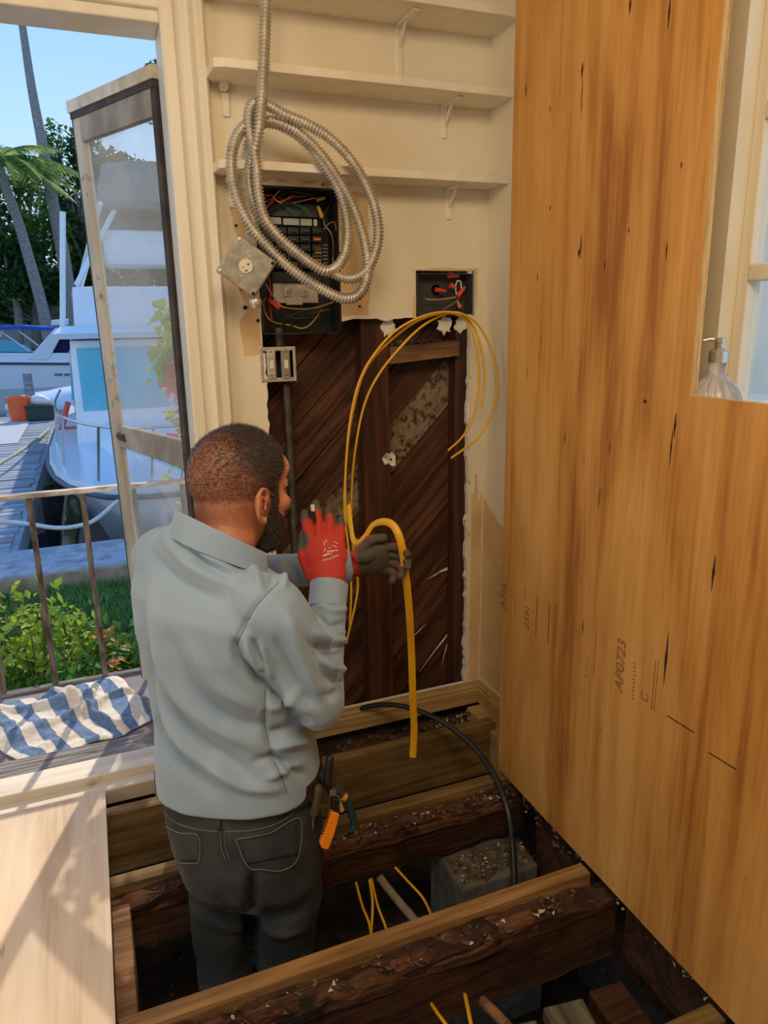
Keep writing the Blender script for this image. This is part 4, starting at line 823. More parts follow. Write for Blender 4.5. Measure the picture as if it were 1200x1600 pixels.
# ================================================================= GARDEN
M_LAWN = mat('lawn_earth', (0.03, 0.09, 0.02), (0.08, 0.18, 0.035), rough=1, scale=30, bump=.5)
put('ground_lawn', MB().box((-9, 2.77, -.75), (9, 5.10, -.42)), M_LAWN, kind='structure')
def blades(n, x0, x1, y0, y1, z, h0, h1):
    mb = MB(); rng = random.Random(5); vs = []; fs = []
    for i in range(n):
        x = rng.uniform(x0, x1); y = rng.uniform(y0, y1); a = rng.uniform(0, 6.28); h = rng.uniform(h0, h1); l_ = h*rng.uniform(.3, 1.0); b = rng.uniform(0, 6.28); w_ = .005
        k = len(vs); dx_, dy_ = math.cos(a)*w_, math.sin(a)*w_
        vs += [(x-dx_, y-dy_, z), (x+dx_, y+dy_, z), (x+math.cos(b)*l_, y+math.sin(b)*l_, z+h)]; fs.append((k, k+1, k+2))
    return mb.add(vs, fs)
M_GRASS = mat('grass_blades', (0.04, 0.14, 0.03), (0.16, 0.32, 0.06), rough=.7, scale=9, lo=.3, hi=.7)
put('lawn_grass', blades(26000, -1.7, 1.5, 2.9, 5.08, -.42, .03, .09), M_GRASS, label='short green grass of the lawn before the sea wall', cat='grass', kind='stuff', fix=False)
M_CAP = mat('sea_wall_concrete', (0.30, 0.31, 0.33), (0.44, 0.45, 0.47), rough=.95, scale=12, bump=.4, c3=(.22, .21, .2), s3=7, t3=(.55, .7))
put('ground_sea_wall', MB().bevbox((-9, 5.05, -1.6), (9, 5.66, -.28), .015), M_CAP, kind='structure')
put('sea_wall_face', MB().bevbox((-9, 5.035, -.6), (9, 5.052, -.300), .004), mat('stained_wall_face', (.26, .20, .13), (.42, .34, .24), rough=.95, scale=10, bump=.4), bpy.data.objects['ground_sea_wall'])

def leafset(mb, pts, size, rng, aspect=.5, droop=.3, up=None, mi=0, jitter=.35):
    vs = []; fs = []
    for p in pts:
        p = Vector(p); d = Vector((rng.gauss(0, 1), rng.gauss(0, 1), rng.gauss(.25, .7)))
        if up is not None: d = d*.6+Vector(up)
        d.normalize(); sde = d.cross(Vector((rng.gauss(0, .4), rng.gauss(0, .4), 1))); sde = sde.normalized() if sde.length > 1e-3 else Vector((1, 0, 0))
        nrm_ = d.cross(sde); L = size*rng.uniform(1-jitter, 1+jitter); wd = L*aspect
        k = len(vs)
        vs += [p, p+d*L*.45+sde*wd*.5-nrm_*L*.06, p+d*L-Vector((0, 0, L*droop*.5)), p+d*L*.45-sde*wd*.5-nrm_*L*.06]
        fs += [(k, k+1, k+2), (k, k+2, k+3)]
    return mb.add(vs, fs, mi)
def leafmat(name, c1, c2, tr_=.35, scale=6):
    m = mat(name, c1, c2, rough=.45, scale=scale, lo=.3, hi=.7); n = m.node_tree.nodes; l = m.node_tree.links; b = n['Principled BSDF']
    t = n.new('ShaderNodeBsdfTranslucent'); mx = n.new('ShaderNodeMixShader'); mx.inputs[0].default_value = tr_
    src = b.inputs['Base Color'].links[0].from_socket; l.new(src, t.inputs[0]); l.new(b.outputs[0], mx.inputs[1]); l.new(t.outputs[0], mx.inputs[2]); l.new(mx.outputs[0], n['Material Output'].inputs[0]); return m
M_LF1 = leafmat('garden_leaf_bright', (0.16, 0.34, 0.03), (0.50, 0.60, 0.07), .55)
M_LF2 = leafmat('garden_leaf_green', (0.03, 0.15, 0.02), (0.13, 0.33, 0.04), .4)
M_STEM = mat('green_stem', (0.10, 0.12, 0.04), (0.18, 0.15, 0.06), rough=.8)
def shrub(label, px, py_top, y, spread, n, lm, seed, size=.055, base=-.42):
    rng = random.Random(seed); t = aty(px, py_top, y); b = Vector((t.x, y, base))
    o = thing('garden_shrub', b, label, 'shrub', 'leafy shrubs by the porch')
    st = MB(); pts = []
    for i in range(9):
        a = rng.uniform(0, 6.28); r = spread*rng.random()**.5; top = Vector((b.x+r*math.cos(a), y+.6*r*math.sin(a), base+(t.z-base)*rng.uniform(.55, 1)))
        P = crom([b+Vector((rng.uniform(-.04, .04), rng.uniform(-.04, .04), 0)), b.lerp(top, .5)+Vector((rng.uniform(-.03, .03), rng.uniform(-.03, .03), .03)), top], 5); st.sweep(P, .004, n=5)
        for k in range(n//9):
            q = P[int(rng.uniform(.25, 1)**.7*(len(P)-1))]; pts.append(q+Vector((rng.gauss(0, .035), rng.gauss(0, .035), rng.gauss(0, .03))))
    put('stems', st, M_STEM, o); put('leaves', leafset(MB(), pts, size, rng, .55, up=(0, -.2, .4)), lm, o, fix=False)
    return o
shrub('bright leafy shrub at the far left beyond the porch railing', 30, 925, 3.02, .18, 330, M_LF1, 1)
shrub('yellow-green shrub sprig between the two railing bars', 110, 925, 3.15, .13, 240, M_LF1, 2)
shrub('mid-green shrub right of the railing bars by the screen door', 185, 960, 3.02, .16, 330, M_LF2, 3)
shrub('low dark shrub under the railing between the bars', 105, 1000, 2.98, .20, 330, M_LF2, 4)
shrub('green shrub at the left edge lower down behind the railing', -20, 985, 2.95, .16, 240, M_LF2, 5)
shrub('shrub hidden partly by the screen door foot', 250, 975, 3.1, .18, 240, M_LF2, 6)
dl = thing('dead_leaf_cluster', aty(160, 1000, 2.9), 'cluster of dry orange leaves in the shrubs', 'dry leaves')
rng = random.Random(4); pp = [aty(160+rng.gauss(0, 9), 995+rng.gauss(0, 6), 2.9) for _ in range(26)]+[aty(183+rng.gauss(0, 4), 1030+rng.gauss(0, 14), 2.9) for _ in range(14)]
put('dry_leaves', leafset(MB(), pp, .035, rng, .7), mat('dry_leaf', (.36, .14, .03), (.55, .28, .07), rough=.8), dl, fix=False)
# bougainvillea branch seen through the screen
bo = thing('bougainvillea_branch', (.33, 3.0, -.42), 'hanging bougainvillea branch with pink flowers behind the screen', 'flowering branch')
rng = random.Random(9); ctrl = [(300, 460), (272, 500), (262, 545), (276, 600), (284, 655), (288, 700), (284, 760), (294, 830)]
stem = crom([aty(a, b, 3.0) for a, b in ctrl]+[Vector((.33, 3.0, -.42))], 8); put('stem', MB().sweep(stem, .004, n=5), M_STEM, bo)
L1 = [aty(a+rng.gauss(0, 10), b+rng.gauss(0, 10), 3.0+rng.uniform(-.05, .05)) for a, b, n in ((262, 497, 16), (275, 485, 8), (258, 550, 18), (270, 540, 16), (270, 562, 8), (284, 650, 12), (288, 672, 10), (284, 690, 8), (282, 735, 6), (290, 800, 6), (262, 592, 4)) for _ in range(n)]
put('leaves', leafset(MB(), L1, .066, rng, .75, .8), M_LF1, bo, fix=False)
L2 = [aty(a+rng.gauss(0, 7), b+rng.gauss(0, 8), 2.97+rng.uniform(-.04, .04)) for a, b, n in ((277, 580, 30), (280, 618, 30), (290, 640, 10), (284, 674, 14), (276, 596, 14)) for _ in range(n)]
put('flowers', leafset(MB(), L2, .046, rng, .9, .3), leafmat('pink_bract', (.70, .03, .10), (.92, .08, .22), .55), bo, fix=False)

# ================================================================= WATER, DOCK, BOATS
mw = mat('dark_canal_water', (0.004, 0.008, 0.010), (0.010, 0.016, 0.018), rough=.06, scale=1.5, bump=.12, bscale=2.5, spec=.35)
put('ground_water', MB().box((-60, 5.62, -1.35), (70, 39.5, -1.02)), mw, kind='structure')
M_DOCK = wood('grey_dock_timber', (0.19, 0.20, 0.22), (0.40, 0.42, 0.45), 'x', scale=8, rough=.9, bump=.4, rand=.2)
dk = thing('dock', (-1.5, 5.7, -.30), 'grey plank dock running out from the sea wall', 'dock')
pl = MB().bevbox((-2.5, 0, -.335), (-.69, .116, -.30), .006).mesh('dock_plank'); fixn(pl); pl.materials.append(M_DOCK)
for i in range(60):
    o = bpy.data.objects.new('dock_plank', pl); COL.objects.link(o); o.parent = dk; o.matrix_parent_inverse = Matrix.Translation(-PLOC[dk.name]); o.location = (random.uniform(-.02, .02), 5.70+i*.15, random.uniform(-.004, .004))
put('side_beam', MB().bevbox((-.70, 5.68, -.50), (-.645, 14.7, -.312), .006), M_DOCK, dk)
for y in (6.2, 9.0, 11.8, 14.4): put('pile', MB().lathe([(.11, -1.4), (.11, -.34)], (-.80, y, 0), n=12), M_DOCK, dk)
put('dock_cover', MB().bevbox((-1.95, 11.2, -.298), (-1.05, 13.9, -.286), .003), mat('dock_sheet', (.45, .46, .48), rough=.8), dk)
def far(px, py, y): return aty(px, py, y)
pb = far(45, 612, 14.8); put('mooring_post', MB().lathe([(.085, -1.3), (.085, pb.z+.30), (.07, pb.z+.32)], (pb.x, 15.0, 0), n=12), M_DOCK, smooth=40, label='grey wooden mooring post at the dock end', cat='post')
bk = atz(33, 657, -.286); bkt = thing('orange_bucket', bk, 'orange bucket standing on the dock end', 'bucket')
M_ORB = mat('orange_plastic', (.80, .11, .02), (.85, .14, .03), rough=.4)
put('bucket_body', MB().lathe([(.155, 0), (.185, .37), (.195, .37), (.195, .40), (.175, .40), (.145, .02)], bk, n=24), M_ORB, bkt, smooth=40)
put('bucket_handle', MB().sweep(crom([bk+Vector((.19*math.cos(a), -.02, .36-.22*math.sin(a)*0+(-.16)*math.sin(a))) for a in (0, .5, 1.0, 1.57, 2.1, 2.6, 3.14)], 4), .006, n=5), M_GREYMETAL, bkt)
tb = atz(66, 655, -.286); tub = thing('dark_crate', tb, 'dark green plastic crate with a white bag on the dock', 'crate')
put('crate_body', MB().bevbox((-.22, -.16, 0), (.20, .16, .24), .02, o=tb), mat('dark_green_plastic', (.02, .045, .045), rough=.5), tub)
put('crate_rim', MB().bevbox((-.24, -.18, .22), (.22, .18, .26), .01, o=tb), bpy.data.materials['dark_green_plastic'], tub)
bm_ = MB().ell(tb+Vector((-.02, 0, .33)), (.15, .12, .10)).ell(tb+Vector((.08, 0, .30)), (.11, .10, .07)); bm_ = remesh(bm_, .03, 2)
put('white_bag', bm_, mat('white_bag_plastic', (.7, .7, .72), rough=.5), label='white bag lying on the dark crate', cat='bag', smooth=180)
# ---- near cruiser
M_HULL = mat('white_gelcoat', (0.74, 0.77, 0.80), (0.78, 0.80, 0.83), rough=.22, scale=2)
M_BGLASS = mat('blue_tinted_window', (0.10, 0.42, 0.52), (0.14, 0.50, 0.60), rough=.08, scale=2)
M_CHROME = mat('stainless_tube', (.6, .6, .6), rough=.2, metal=1.0)
bx0 = .86; boat = thing('near_motor_cruiser', (bx0, 6, -1.02), 'white motor cruiser moored bow-on beside the dock', 'boat')
GB = [(5.86, .10), (5.90, .55), (6.0, .80), (6.2, .95), (6.6, 1.12), (7.1, 1.24), (7.8, 1.32), (8.8, 1.36), (10.5, 1.36), (12.0, 1.32), (13.4, 1.25)]
rings = []
for y, w_ in GB:
    zt = .04-.01*(y-5.9); t = min(1, (y-5.86)/1.9); kz = -1.20+.75*(1-t)**1.4; ky = y+.55*(1-t)**2*1.0
    R_ = []
    for s_ in (1, -1):
        L = [(w_, zt, y), (w_*1.015, zt-.05, y), (w_*(.90-.12*(1-t)), zt-.32, y+.10*(1-t)), (w_*(.72-.25*(1-t)), zt-.70, y+.3*(1-t)), (w_*(.30+.3*t), max(kz+.12, zt-1.05), ky)]
        R_.append([Vector((bx0+s_*a, c, b)) for a, b, c in L])
    rings.append(R_[0]+[Vector((bx0, ky, kz))]+R_[1][::-1])
put('hull', MB().loft(rings), M_HULL, boat, smooth=50)
rub_ = [Vector((bx0-w_*1.02, y-.01, -.0-.01*(y-5.9)-.03)) for y, w_ in GB[::-1]]+[Vector((bx0+w_*1.02, y-.01, -.0-.01*(y-5.9)-.03)) for y, w_ in GB]
put('rub_rail', MB().sweep(crom(rub_, 5), .022, n=8), mat('rub_rail_dark', (.06, .07, .09), rough=.5), boat, smooth=60)
def ringxy(y0, y1, hw0, hw1, z, rnd=.3): return [Vector((bx0+a, b, z)) for a, b in ((-hw0, y0+rnd), (-hw0+rnd, y0), (hw0-rnd, y0), (hw0, y0+rnd), (hw1, y1), (-hw1, y1))]
put('foredeck_trunk', MB().loft([ringxy(7.0, 9.2, .75, .95, .0, .5), ringxy(7.2, 9.2, .68, .9, .16, .5), ringxy(7.6, 9.2, .55, .85, .22, .4)]), M_HULL, boat, smooth=50)
cab = put('cabin', MB().loft([ringxy(8.7, 12.4, 1.08, 1.12, -.02, .10), ringxy(8.95, 12.4, 1.04, 1.08, 1.12, .10)]), M_HULL, boat, bevel=.02)
for i, (a, b) in enumerate(((-.98, -.72), (-.66, -.05), (.0, .62), (.68, .98))):
    P = [(bx0+a, 8.78, .36), (bx0+b, 8.78, .36), (bx0+b, 8.925, 1.04), (bx0+a, 8.925, 1.04)]
    put('windscreen_pane', MB().prism(P, (0, -.012, 0), (0, .02, 0)), M_BGLASS, cab)
for i in range(3): put('side_window', MB().prism([(bx0-1.085, 9.15+i*1.05, .45), (bx0-1.085, 10.05+i*1.05, .45), (bx0-1.055, 10.0+i*1.05, 1.0), (bx0-1.055, 9.2+i*1.05, 1.0)], (-.01, 0, 0), (.02, 0, 0)), M_BGLASS, cab)
put('cabin_roof', MB().loft([ringxy(8.72, 12.6, 1.16, 1.2, 1.14, .15), ringxy(8.66, 12.6, 1.20, 1.24, 1.20, .15), ringxy(8.75, 12.6, 1.12, 1.2, 1.27, .15)]), M_HULL, boat, smooth=40)
put('flybridge', MB().loft([ringxy(9.3, 12.2, .98, 1.0, 1.27, .2), ringxy(9.5, 12.2, .95, 1.0, 1.72, .2)]), M_HULL, boat, smooth=40)
M_VINYL = mat('clear_vinyl', (.45, .47, .50), rough=.2); M_CANV = mat('grey_tan_canvas', (.20, .19, .16), (.27, .25, .21), rough=.9, scale=6)
BS = Vector((.42, 0, 0))
put('bimini_canvas', MB().loft([[q+BS for q in rr_] for rr_ in (ringxy(9.2, 12.0, 1.0, 1.0, 2.55, .3), ringxy(9.15, 12.0, 1.02, 1.02, 2.62, .3), ringxy(9.4, 11.8, .9, .9, 3.08, .3), ringxy(9.8, 11.5, .6, .6, 3.16, .3))]), M_CANV, boat, smooth=40)
put('radar_box', MB().bevbox((bx0-.55, 9.4, 1.95), (bx0+.5, 10.1, 2.35), .06), M_HULL, boat, smooth=40)
tubes = [[(-.90, 9.3, 1.72), (-.40, 9.4, 2.55)], [(.95, 9.3, 1.72), (.55, 9.4, 2.55)], [(-.90, 12.0, 1.7), (-.55, 12.0, 2.6)], [(.98, 12.0, 1.7), (1.3, 12.0, 2.6)], [(-.90, 10.5, 1.72), (-.55, 9.3, 2.6)], [(.95, 10.5, 1.72), (1.0, 9.3, 2.6)], [(-1.1, 9.4, 1.27), (-.95, 9.3, 2.5)], [(-1.05, 9.1, .5), (.2, 8.95, 1.1)]]
for P in tubes[:7]: put('support_tube', MB().sweep([(bx0+a, b, c) for a, b, c in P], .032, n=8), M_HULL, boat, smooth=60)
inset = [(y+.12, max(.02, w_-.10)) for y, w_ in GB if y < 11]
rp_ = [Vector((bx0-w_, y, .50-.01*(y-5.9))) for y, w_ in inset[::-1]]+[Vector((bx0+w_, y, .50-.01*(y-5.9))) for y, w_ in inset]
put('bow_rail', MB().sweep(crom(rp_, 5), .014, n=8), M_CHROME, boat, smooth=60)
for y, w_ in inset[1::2]+[inset[3]]:
    for s_ in (-1, 1): put('stanchion', MB().sweep([(bx0+s_*w_, y, .50-.01*(y-5.9)), (bx0+s_*(w_+.05), y+.05, .02-.01*(y-5.9))], .012, n=8), M_CHROME, boat, smooth=60)
fd = atz(108, 672, -.02); M_REDF = mat('coral_red_plastic', (.72, .10, .07), rough=.5)
put('red_deck_chock', MB().sweep([fd+Vector((-.09, 0, .0)), fd+Vector((.03, 0, .36))], .035, n=8).sweep([fd+Vector((.12, 0, .0)), fd+Vector((.13, 0, .38))], .03, n=8).bevbox((-.12, -.06, 0), (.16, .06, .04), .01, o=fd), M_REDF, label='red plastic bracket standing on the side deck of the near cruiser', cat='bracket')
rope = lambda pts: [aty(*q) for q in pts]
M_ROPE = mat('white_rope', (.62, .60, .55), (.75, .73, .68), rough=.9, scale=80, bump=.4)
put('mooring_rope', MB().sweep(crom(rope([(-20, 812, 6.1), (40, 818, 6.05), (90, 825, 6.0), (130, 820, 5.98), (155, 808, 5.97), (195, 772, 5.95)]), 8), .018, n=8), M_ROPE, smooth=60, label='white mooring rope slung from the cruiser bow to the dock', cat='rope')
put('dock_rope', MB().sweep(crom(rope([(82, 665, 13.3), (60, 685, 11.2), (30, 706, 9.6), (-10, 730, 8.6)]), 8), .02, n=8), mat('tan_rope', (.45, .43, .32), rough=.9), smooth=60, label='pale rope lying slack above the dock planks', cat='rope')

# ---- far sports cruiser with a blue canopy
Y2 = 31.0
b2 = thing('far_sports_cruiser', aty(40, 640, Y2), 'distant white sports cruiser with a blue canopy across the canal', 'boat')
def F2(px, py, dy=0): return aty(px, py, Y2+dy)
def slab(name, pts, m, y0, y1, parent=b2, **kw): return put(name, MB().prism([Vector((p.x, 0, p.z)) for p in [F2(*q) for q in pts]], (0, Y2+y0, 0), (0, Y2+y1, 0)), m, parent, **kw)
slab('hull', [(-260, 560), (0, 567), (128, 568), (128, 640), (115, 652), (-200, 652)], M_HULL, -.2, 2.6, bevel=.05)
slab('hull_stripe', [(-240, 564), (128, 566.5), (128, 570), (-240, 568)], mat('navy_stripe', (.02, .03, .08), rough=.3), -.24, -.19)
slab('boot_stripe', [(-200, 618), (126, 617), (126, 626), (-200, 627)], bpy.data.materials['navy_stripe'], -.24, -.19)
slab('deck_house', [(-200, 551), (130, 552), (128, 568), (-200, 566)], M_HULL, .1, 2.4, bevel=.05)
slab('windscreen', [(-60, 530), (10, 531), (40, 540), (53, 550), (-80, 550)], mat('aqua_windscreen', (.05, .36, .50), rough=.1), .3, .4)
slab('radar_arch', [(85, 513), (103, 511), (76, 562), (42, 562)], M_HULL, .05, .5, bevel=.03)
slab('arch_light', [(80, 500), (107, 498), (107, 508), (80, 509)], M_HULL, .05, .6, bevel=.03)
slab('blue_canopy', [(-80, 510), (30, 508), (80, 511), (127, 513), (127, 520), (80, 517), (30, 514), (-80, 517)], mat('bright_blue_canvas', (.01, .10, .58), rough=.8), .1, 2.3, bevel=.03)
slab('cockpit_enclosure', [(96, 518), (127, 519), (127, 563), (80, 555)], mat('navy_canvas', (.012, .012, .075), rough=.9), .6, 2.2)
for P in (((0, 517), (46, 549)), ((28, 516), (60, 540)), ((5, 517), (-10, 545))): put('canopy_frame', MB().sweep([F2(*P[0], .3), F2(*P[1], .3)], .03, n=6), M_HULL, b2)
for i, x in enumerate((86, 89, 92, 95, 101, 104, 107)): slab('hull_lettering', [(x, 583), (x+2, 583), (x+2, 586.5), (x, 586.5)], bpy.data.materials['navy_stripe'], -.23, -.19)
dg_ = F2(90, 634, -8); put('white_dinghy', remesh(MB().ell(dg_, (1.4, .8, .45)).ell(dg_+Vector((.6, 0, .15)), (1.2, .7, .4)), .08, 3), M_HULL, smooth=180, label='small white tender beyond the dock crate', cat='dinghy')

# ================================================================= FAR SHORE
put('ground_far_shore', MB().box((-70, 39.5, -1.6), (90, 90, -.1)), M_LAWN, kind='structure')
put('far_garden_wall', MB().box((-40, 50, -.1), (60, 50.4, 3.4)), mat('pale_far_wall', (.52, .56, .62), rough=.8), label='pale garden wall on the far shore behind the palms', cat='wall')
M_TRK = mat('palm_trunk', (0.20, 0.18, 0.17), (0.33, 0.30, 0.29), rough=.9, scale=6, stretch=(1, 1, 3), bump=.6)
M_FAR1 = leafmat('far_leaf_dark', (0.03, 0.085, 0.03), (0.10, 0.20, 0.06), .4, .8); M_FAR2 = leafmat('far_leaf_mid', (0.05, 0.13, 0.03), (0.26, 0.38, 0.08), .5, .8); M_PALM = leafmat('palm_frond_green', (0.12, 0.26, 0.05), (0.46, 0.55, 0.16), .55, .8)
def trunk(pts, y, r0, r1): P = crom([aty(a, b, y) for a, b in pts], 8); n_ = len(P); return MB().sweep(P, [r0+(r1-r0)*i/(n_-1) for i in range(n_)], n=10)
t1 = thing('tall_palm', aty(118, 520, 43), 'tall bare palm trunk rising out of the top of the picture', 'palm tree', 'palms on the far shore')
put('trunk', trunk([(116, 540), (110, 480), (99, 400), (85, 330), (67, 230), (50, 140), (35, 40), (24, -30)], 43, .40, .13), M_TRK, t1, smooth=60)
def frond(mb, o, d, L, rng, w_=.9, droop=1.6):
    o = Vector(o); d = Vector(d).normalized(); P = [o+d*(L*t)+Vector((0, 0, -droop*L*.28*t*t)) for t in [i/9 for i in range(10)]]
    mb.sweep(P, [.05*(1-.8*i/9) for i in range(10)], n=4); sde = d.cross(Vector((0, 0, 1))).normalized(); vs = []; fs = []
    for i in range(1, 44):
        t = i/44; q = P[int(t*9)].lerp(P[min(9, int(t*9)+1)], t*9-int(t*9)); l_ = w_*math.sin(math.pi*(t*.85+.12))
        for s_ in (-1, 1):
            k = len(vs); e_ = q+sde*(s_*l_*.8)+d*(l_*.5)+Vector((0, 0, -l_*rng.uniform(.3, .7))); vs += [q, q+d*.10, e_]; fs.append((k, k+1, k+2))
    mb.add(vs, fs)
def palm_crown(px, py, y, n, L, rng):
    mb = MB(); c = aty(px, py, y)
    for i in range(n): a = 6.283*i/n+rng.uniform(-.2, .2); frond(mb, c, (math.cos(a), math.sin(a), rng.uniform(-.1, .8)), L*rng.uniform(.8, 1.15), rng)
    return mb
rng = random.Random(31)
t2 = thing('leaning_palm', aty(70, 520, 41), 'leaning pale-trunked palm with drooping sunlit fronds', 'palm tree', 'palms on the far shore')
put('trunk', trunk([(76, 530), (66, 480), (47, 410), (28, 345), (8, 290), (-4, 250)], 41, .30, .18), M_TRK, t2, smooth=60); put('fronds', palm_crown(-6, 248, 41, 34, 4.0, rng), M_PALM, t2, fix=False)
t3 = thing('tall_palm_crown', aty(20, -60, 43), 'palm crown above the picture top', 'palm crown')
put('fronds', palm_crown(20, -45, 43, 14, 2.6, rng), M_PALM, t1, fix=False); bpy.data.objects.remove(t3)
def ftree(label, px, py, y, rx, rz, n, lm, seed, size=.42, trunk_px=None, clumps=9):
    rng = random.Random(seed); c = aty(px, py, y); base = Vector((c.x, y, -.1)); o = thing('broadleaf_tree', base, label, 'tree', 'trees on the far shore')
    mbt = MB().sweep(crom([base, base.lerp(c, .5)+Vector((.3, 0, 0)), c], 5), [.3-.02*i for i in range(11)], n=8); pts = []
    for i in range(clumps):
        a = rng.uniform(0, 6.28); el = rng.uniform(-.6, 1.2); cc = c+Vector((rx*.75*math.cos(a)*math.cos(el), rx*.5*math.sin(a)*math.cos(el), rz*.75*math.sin(el)))
        mbt.sweep(crom([base.lerp(c, .7), base.lerp(c, .7).lerp(cc, .6)+Vector((0, 0, .2)), cc], 4), .09, n=5)
        for k in range(n//clumps):
            v = Vector((rng.gauss(0, 1), rng.gauss(0, 1), rng.gauss(0, 1))).normalized()*rng.random()**.4; pts.append(cc+Vector((v.x*rx*.42, v.y*rx*.42, v.z*rz*.40)))
    put('trunk', mbt, M_TRK, o); put('crown', leafset(MB(), pts, size, rng, .6), lm, o, fix=False)
ftree('dark tree crown right of the tall palm trunk', 118, 300, 47, 2.0, 3.4, 2400, M_FAR1, 1, .34)
ftree('mid-green tree behind the leaning palm at the left edge', 30, 340, 49, 3.2, 2.8, 2800, M_FAR2, 2)
ftree('low dark green tree at the left edge below the fronds', 10, 425, 46, 3.2, 2.2, 3000, M_FAR1, 3)
ftree('low dark green tree between the two palm trunks', 85, 415, 48, 2.6, 2.4, 2600, M_FAR2, 4)
ftree('bright green bushy tree left of the screen door stile', 135, 390, 47, 2.2, 2.4, 2600, M_FAR2, 5, .34)
ftree('tree seen hazily through the upper screen at left', 175, 300, 49, 2.6, 2.2, 2400, M_FAR1, 6)
ftree('tree seen hazily through the upper screen at right', 240, 330, 50, 3.0, 2.2, 2400, M_FAR1, 7)
ftree('tall thin tree behind the screen beside the door casing', 262, 175, 40, 1.4, 2.0, 1500, M_FAR1, 8, .3)
ftree('dense hedge-like tree behind the blue canopy', 60, 485, 49.2, 5.0, 1.0, 2600, M_FAR1, 9)
ftree('tree behind the near cruiser bridge', 215, 450, 48, 4.5, 2.6, 3000, M_FAR1, 10)
ftree('broad tree beyond the far left of the canal', -160, 380, 48, 6, 5, 3400, M_FAR1, 11)
# ---- outside the small right window
put('porch_post', MB().bevbox((1.45, atx(1183, 500, 1.45).y, -.42), (1.55, atx(1158, 500, 1.45).y, 2.6), .006), M_WHITE, label='white peeling porch post outside the right window', cat='post')
rng = random.Random(77); sb_ = thing('window_shrub', (2.2, 1.2, -.4), 'green shrub outside the right window', 'shrub')
put('leaves', leafset(MB(), [Vector((2.3+rng.gauss(0, .25), 1.35+rng.gauss(0, .35), 1.0+rng.gauss(0, .35))) for _ in range(900)], .07, rng, .6), M_LF2, sb_, fix=False)
put('stems', MB().sweep([(2.2, 1.2, -.4), (2.25, 1.25, .4), (2.3, 1.3, 1.1)], .02, n=6), M_STEM, sb_)
put('ground_side', MB().box((1.31, -3, -.7), (9, 2.76, -.42)), M_LAWN, kind='structure')

# ---- right bank with an unseen tree added to shade sea wall, dock and cruiser
put('ground_right_bank', MB().box((4.7, 5.67, -1.6), (30, 39.4, -.25)), M_LAWN, kind='structure')
rng = random.Random(55); rb_ = thing('added_shade_tree', (5.6, 15.5, -.25), 'unseen tree added on the right bank to shade the dock and cruiser', 'tree')
tb_ = MB().sweep(crom([(5.6, 15.5, -.25), (5.4, 15.4, 1.8), (4.9, 15.2, 3.4), (4.4, 15, 5.2)], 5), [.38-.012*i for i in range(16)], n=10); pts = []
for i in range(26):
    v = Vector((rng.gauss(0, 1), rng.gauss(0, 1), rng.gauss(0, 1))).normalized()*rng.random()**.35; cc = Vector((4.15+v.x*1.7, 14.6+v.y*3.2, 6.6+v.z*2.4)); tb_.sweep(crom([(4.9, 15.2, 3.4), Vector((4.5, 15, 5)).lerp(cc, .5), cc], 4), .07, n=5)
    for k in range(420):
        q = Vector((rng.gauss(0, 1), rng.gauss(0, 1), rng.gauss(0, 1))).normalized()*rng.random()**.4; pts.append(cc+Vector((q.x*.85, q.y*1.1, q.z*.9)))
put('trunk', tb_, M_TRK, rb_); put('crown', leafset(MB(), pts, .34, rng, .6), M_FAR1, rb_, fix=False)
# ================================================================= THE WORKER
def frame(yaw): a = math.radians(yaw); return Vector((math.cos(a), -math.sin(a), 0)), Vector((math.sin(a), math.cos(a), 0))   # right, forward
def ering(c, yaw, a, b, n=44, p=2.3, bb=None, tilt=0.0, ft=0.0):
    """ellipse-like section; b = depth to the front, bb = depth to the back"""
    R, F = frame(yaw); c = Vector(c); out = []
    for i in range(n):
        t = 2*math.pi*i/n; ct, st = math.cos(t), math.sin(t); x = a*math.copysign(abs(ct)**(2/p), ct); y = math.copysign(abs(st)**(2/p), st)
        y *= b if y > 0 else (bb or b); out.append(c+R*x+F*y+Vector((0, 0, -tilt*x/a-ft*y/b)))
    return out
def limb(mb, pts, radii, k=6, n=18, flat=1.0):
    P = crom(pts, k); m_ = len(radii); rr = []
    for i in range(len(P)):
        t = i/(len(P)-1)*(m_-1); j = min(m_-2, int(t)); rr.append(radii[j]+(radii[j+1]-radii[j])*(t-j))
    mb.sweep(P, rr, [r*flat for r in rr], n=n)
    for e_, r in ((P[0], rr[0]), (P[-1], rr[-1])): mb.ell(e_, (r*.98,)*3, n=14, m=8)
    return mb
def setattr_(me, name, vals):
    a = me.attributes.new(name, 'FLOAT', 'POINT'); a.data.foreach_set('value', np.asarray(vals, dtype=np.float32))
def vco(me): v = np.empty(len(me.vertices)*3, np.float32); me.vertices.foreach_get('co', v); return v.reshape(-1, 3)
def vno(me): v = np.empty(len(me.vertices)*3, np.float32); me.vertices.foreach_get('normal', v); return v.reshape(-1, 3)
def setco(me, v): me.vertices.foreach_set('co', v.astype(np.float32).ravel()); me.update()
cR, cU, cF, cC = (np.array(q[:]) for q in (RGT, UPV, FWD, CAM))
def pix(v): d = v-cC; w_ = d@cF; return np.stack([600+FPX*(d@cR)/w_, 800-FPX*(d@cU)/w_], 1)
def sstep(a, b, x): t = np.clip((x-a)/(b-a), 0, 1); return t*t*(3-2*t)
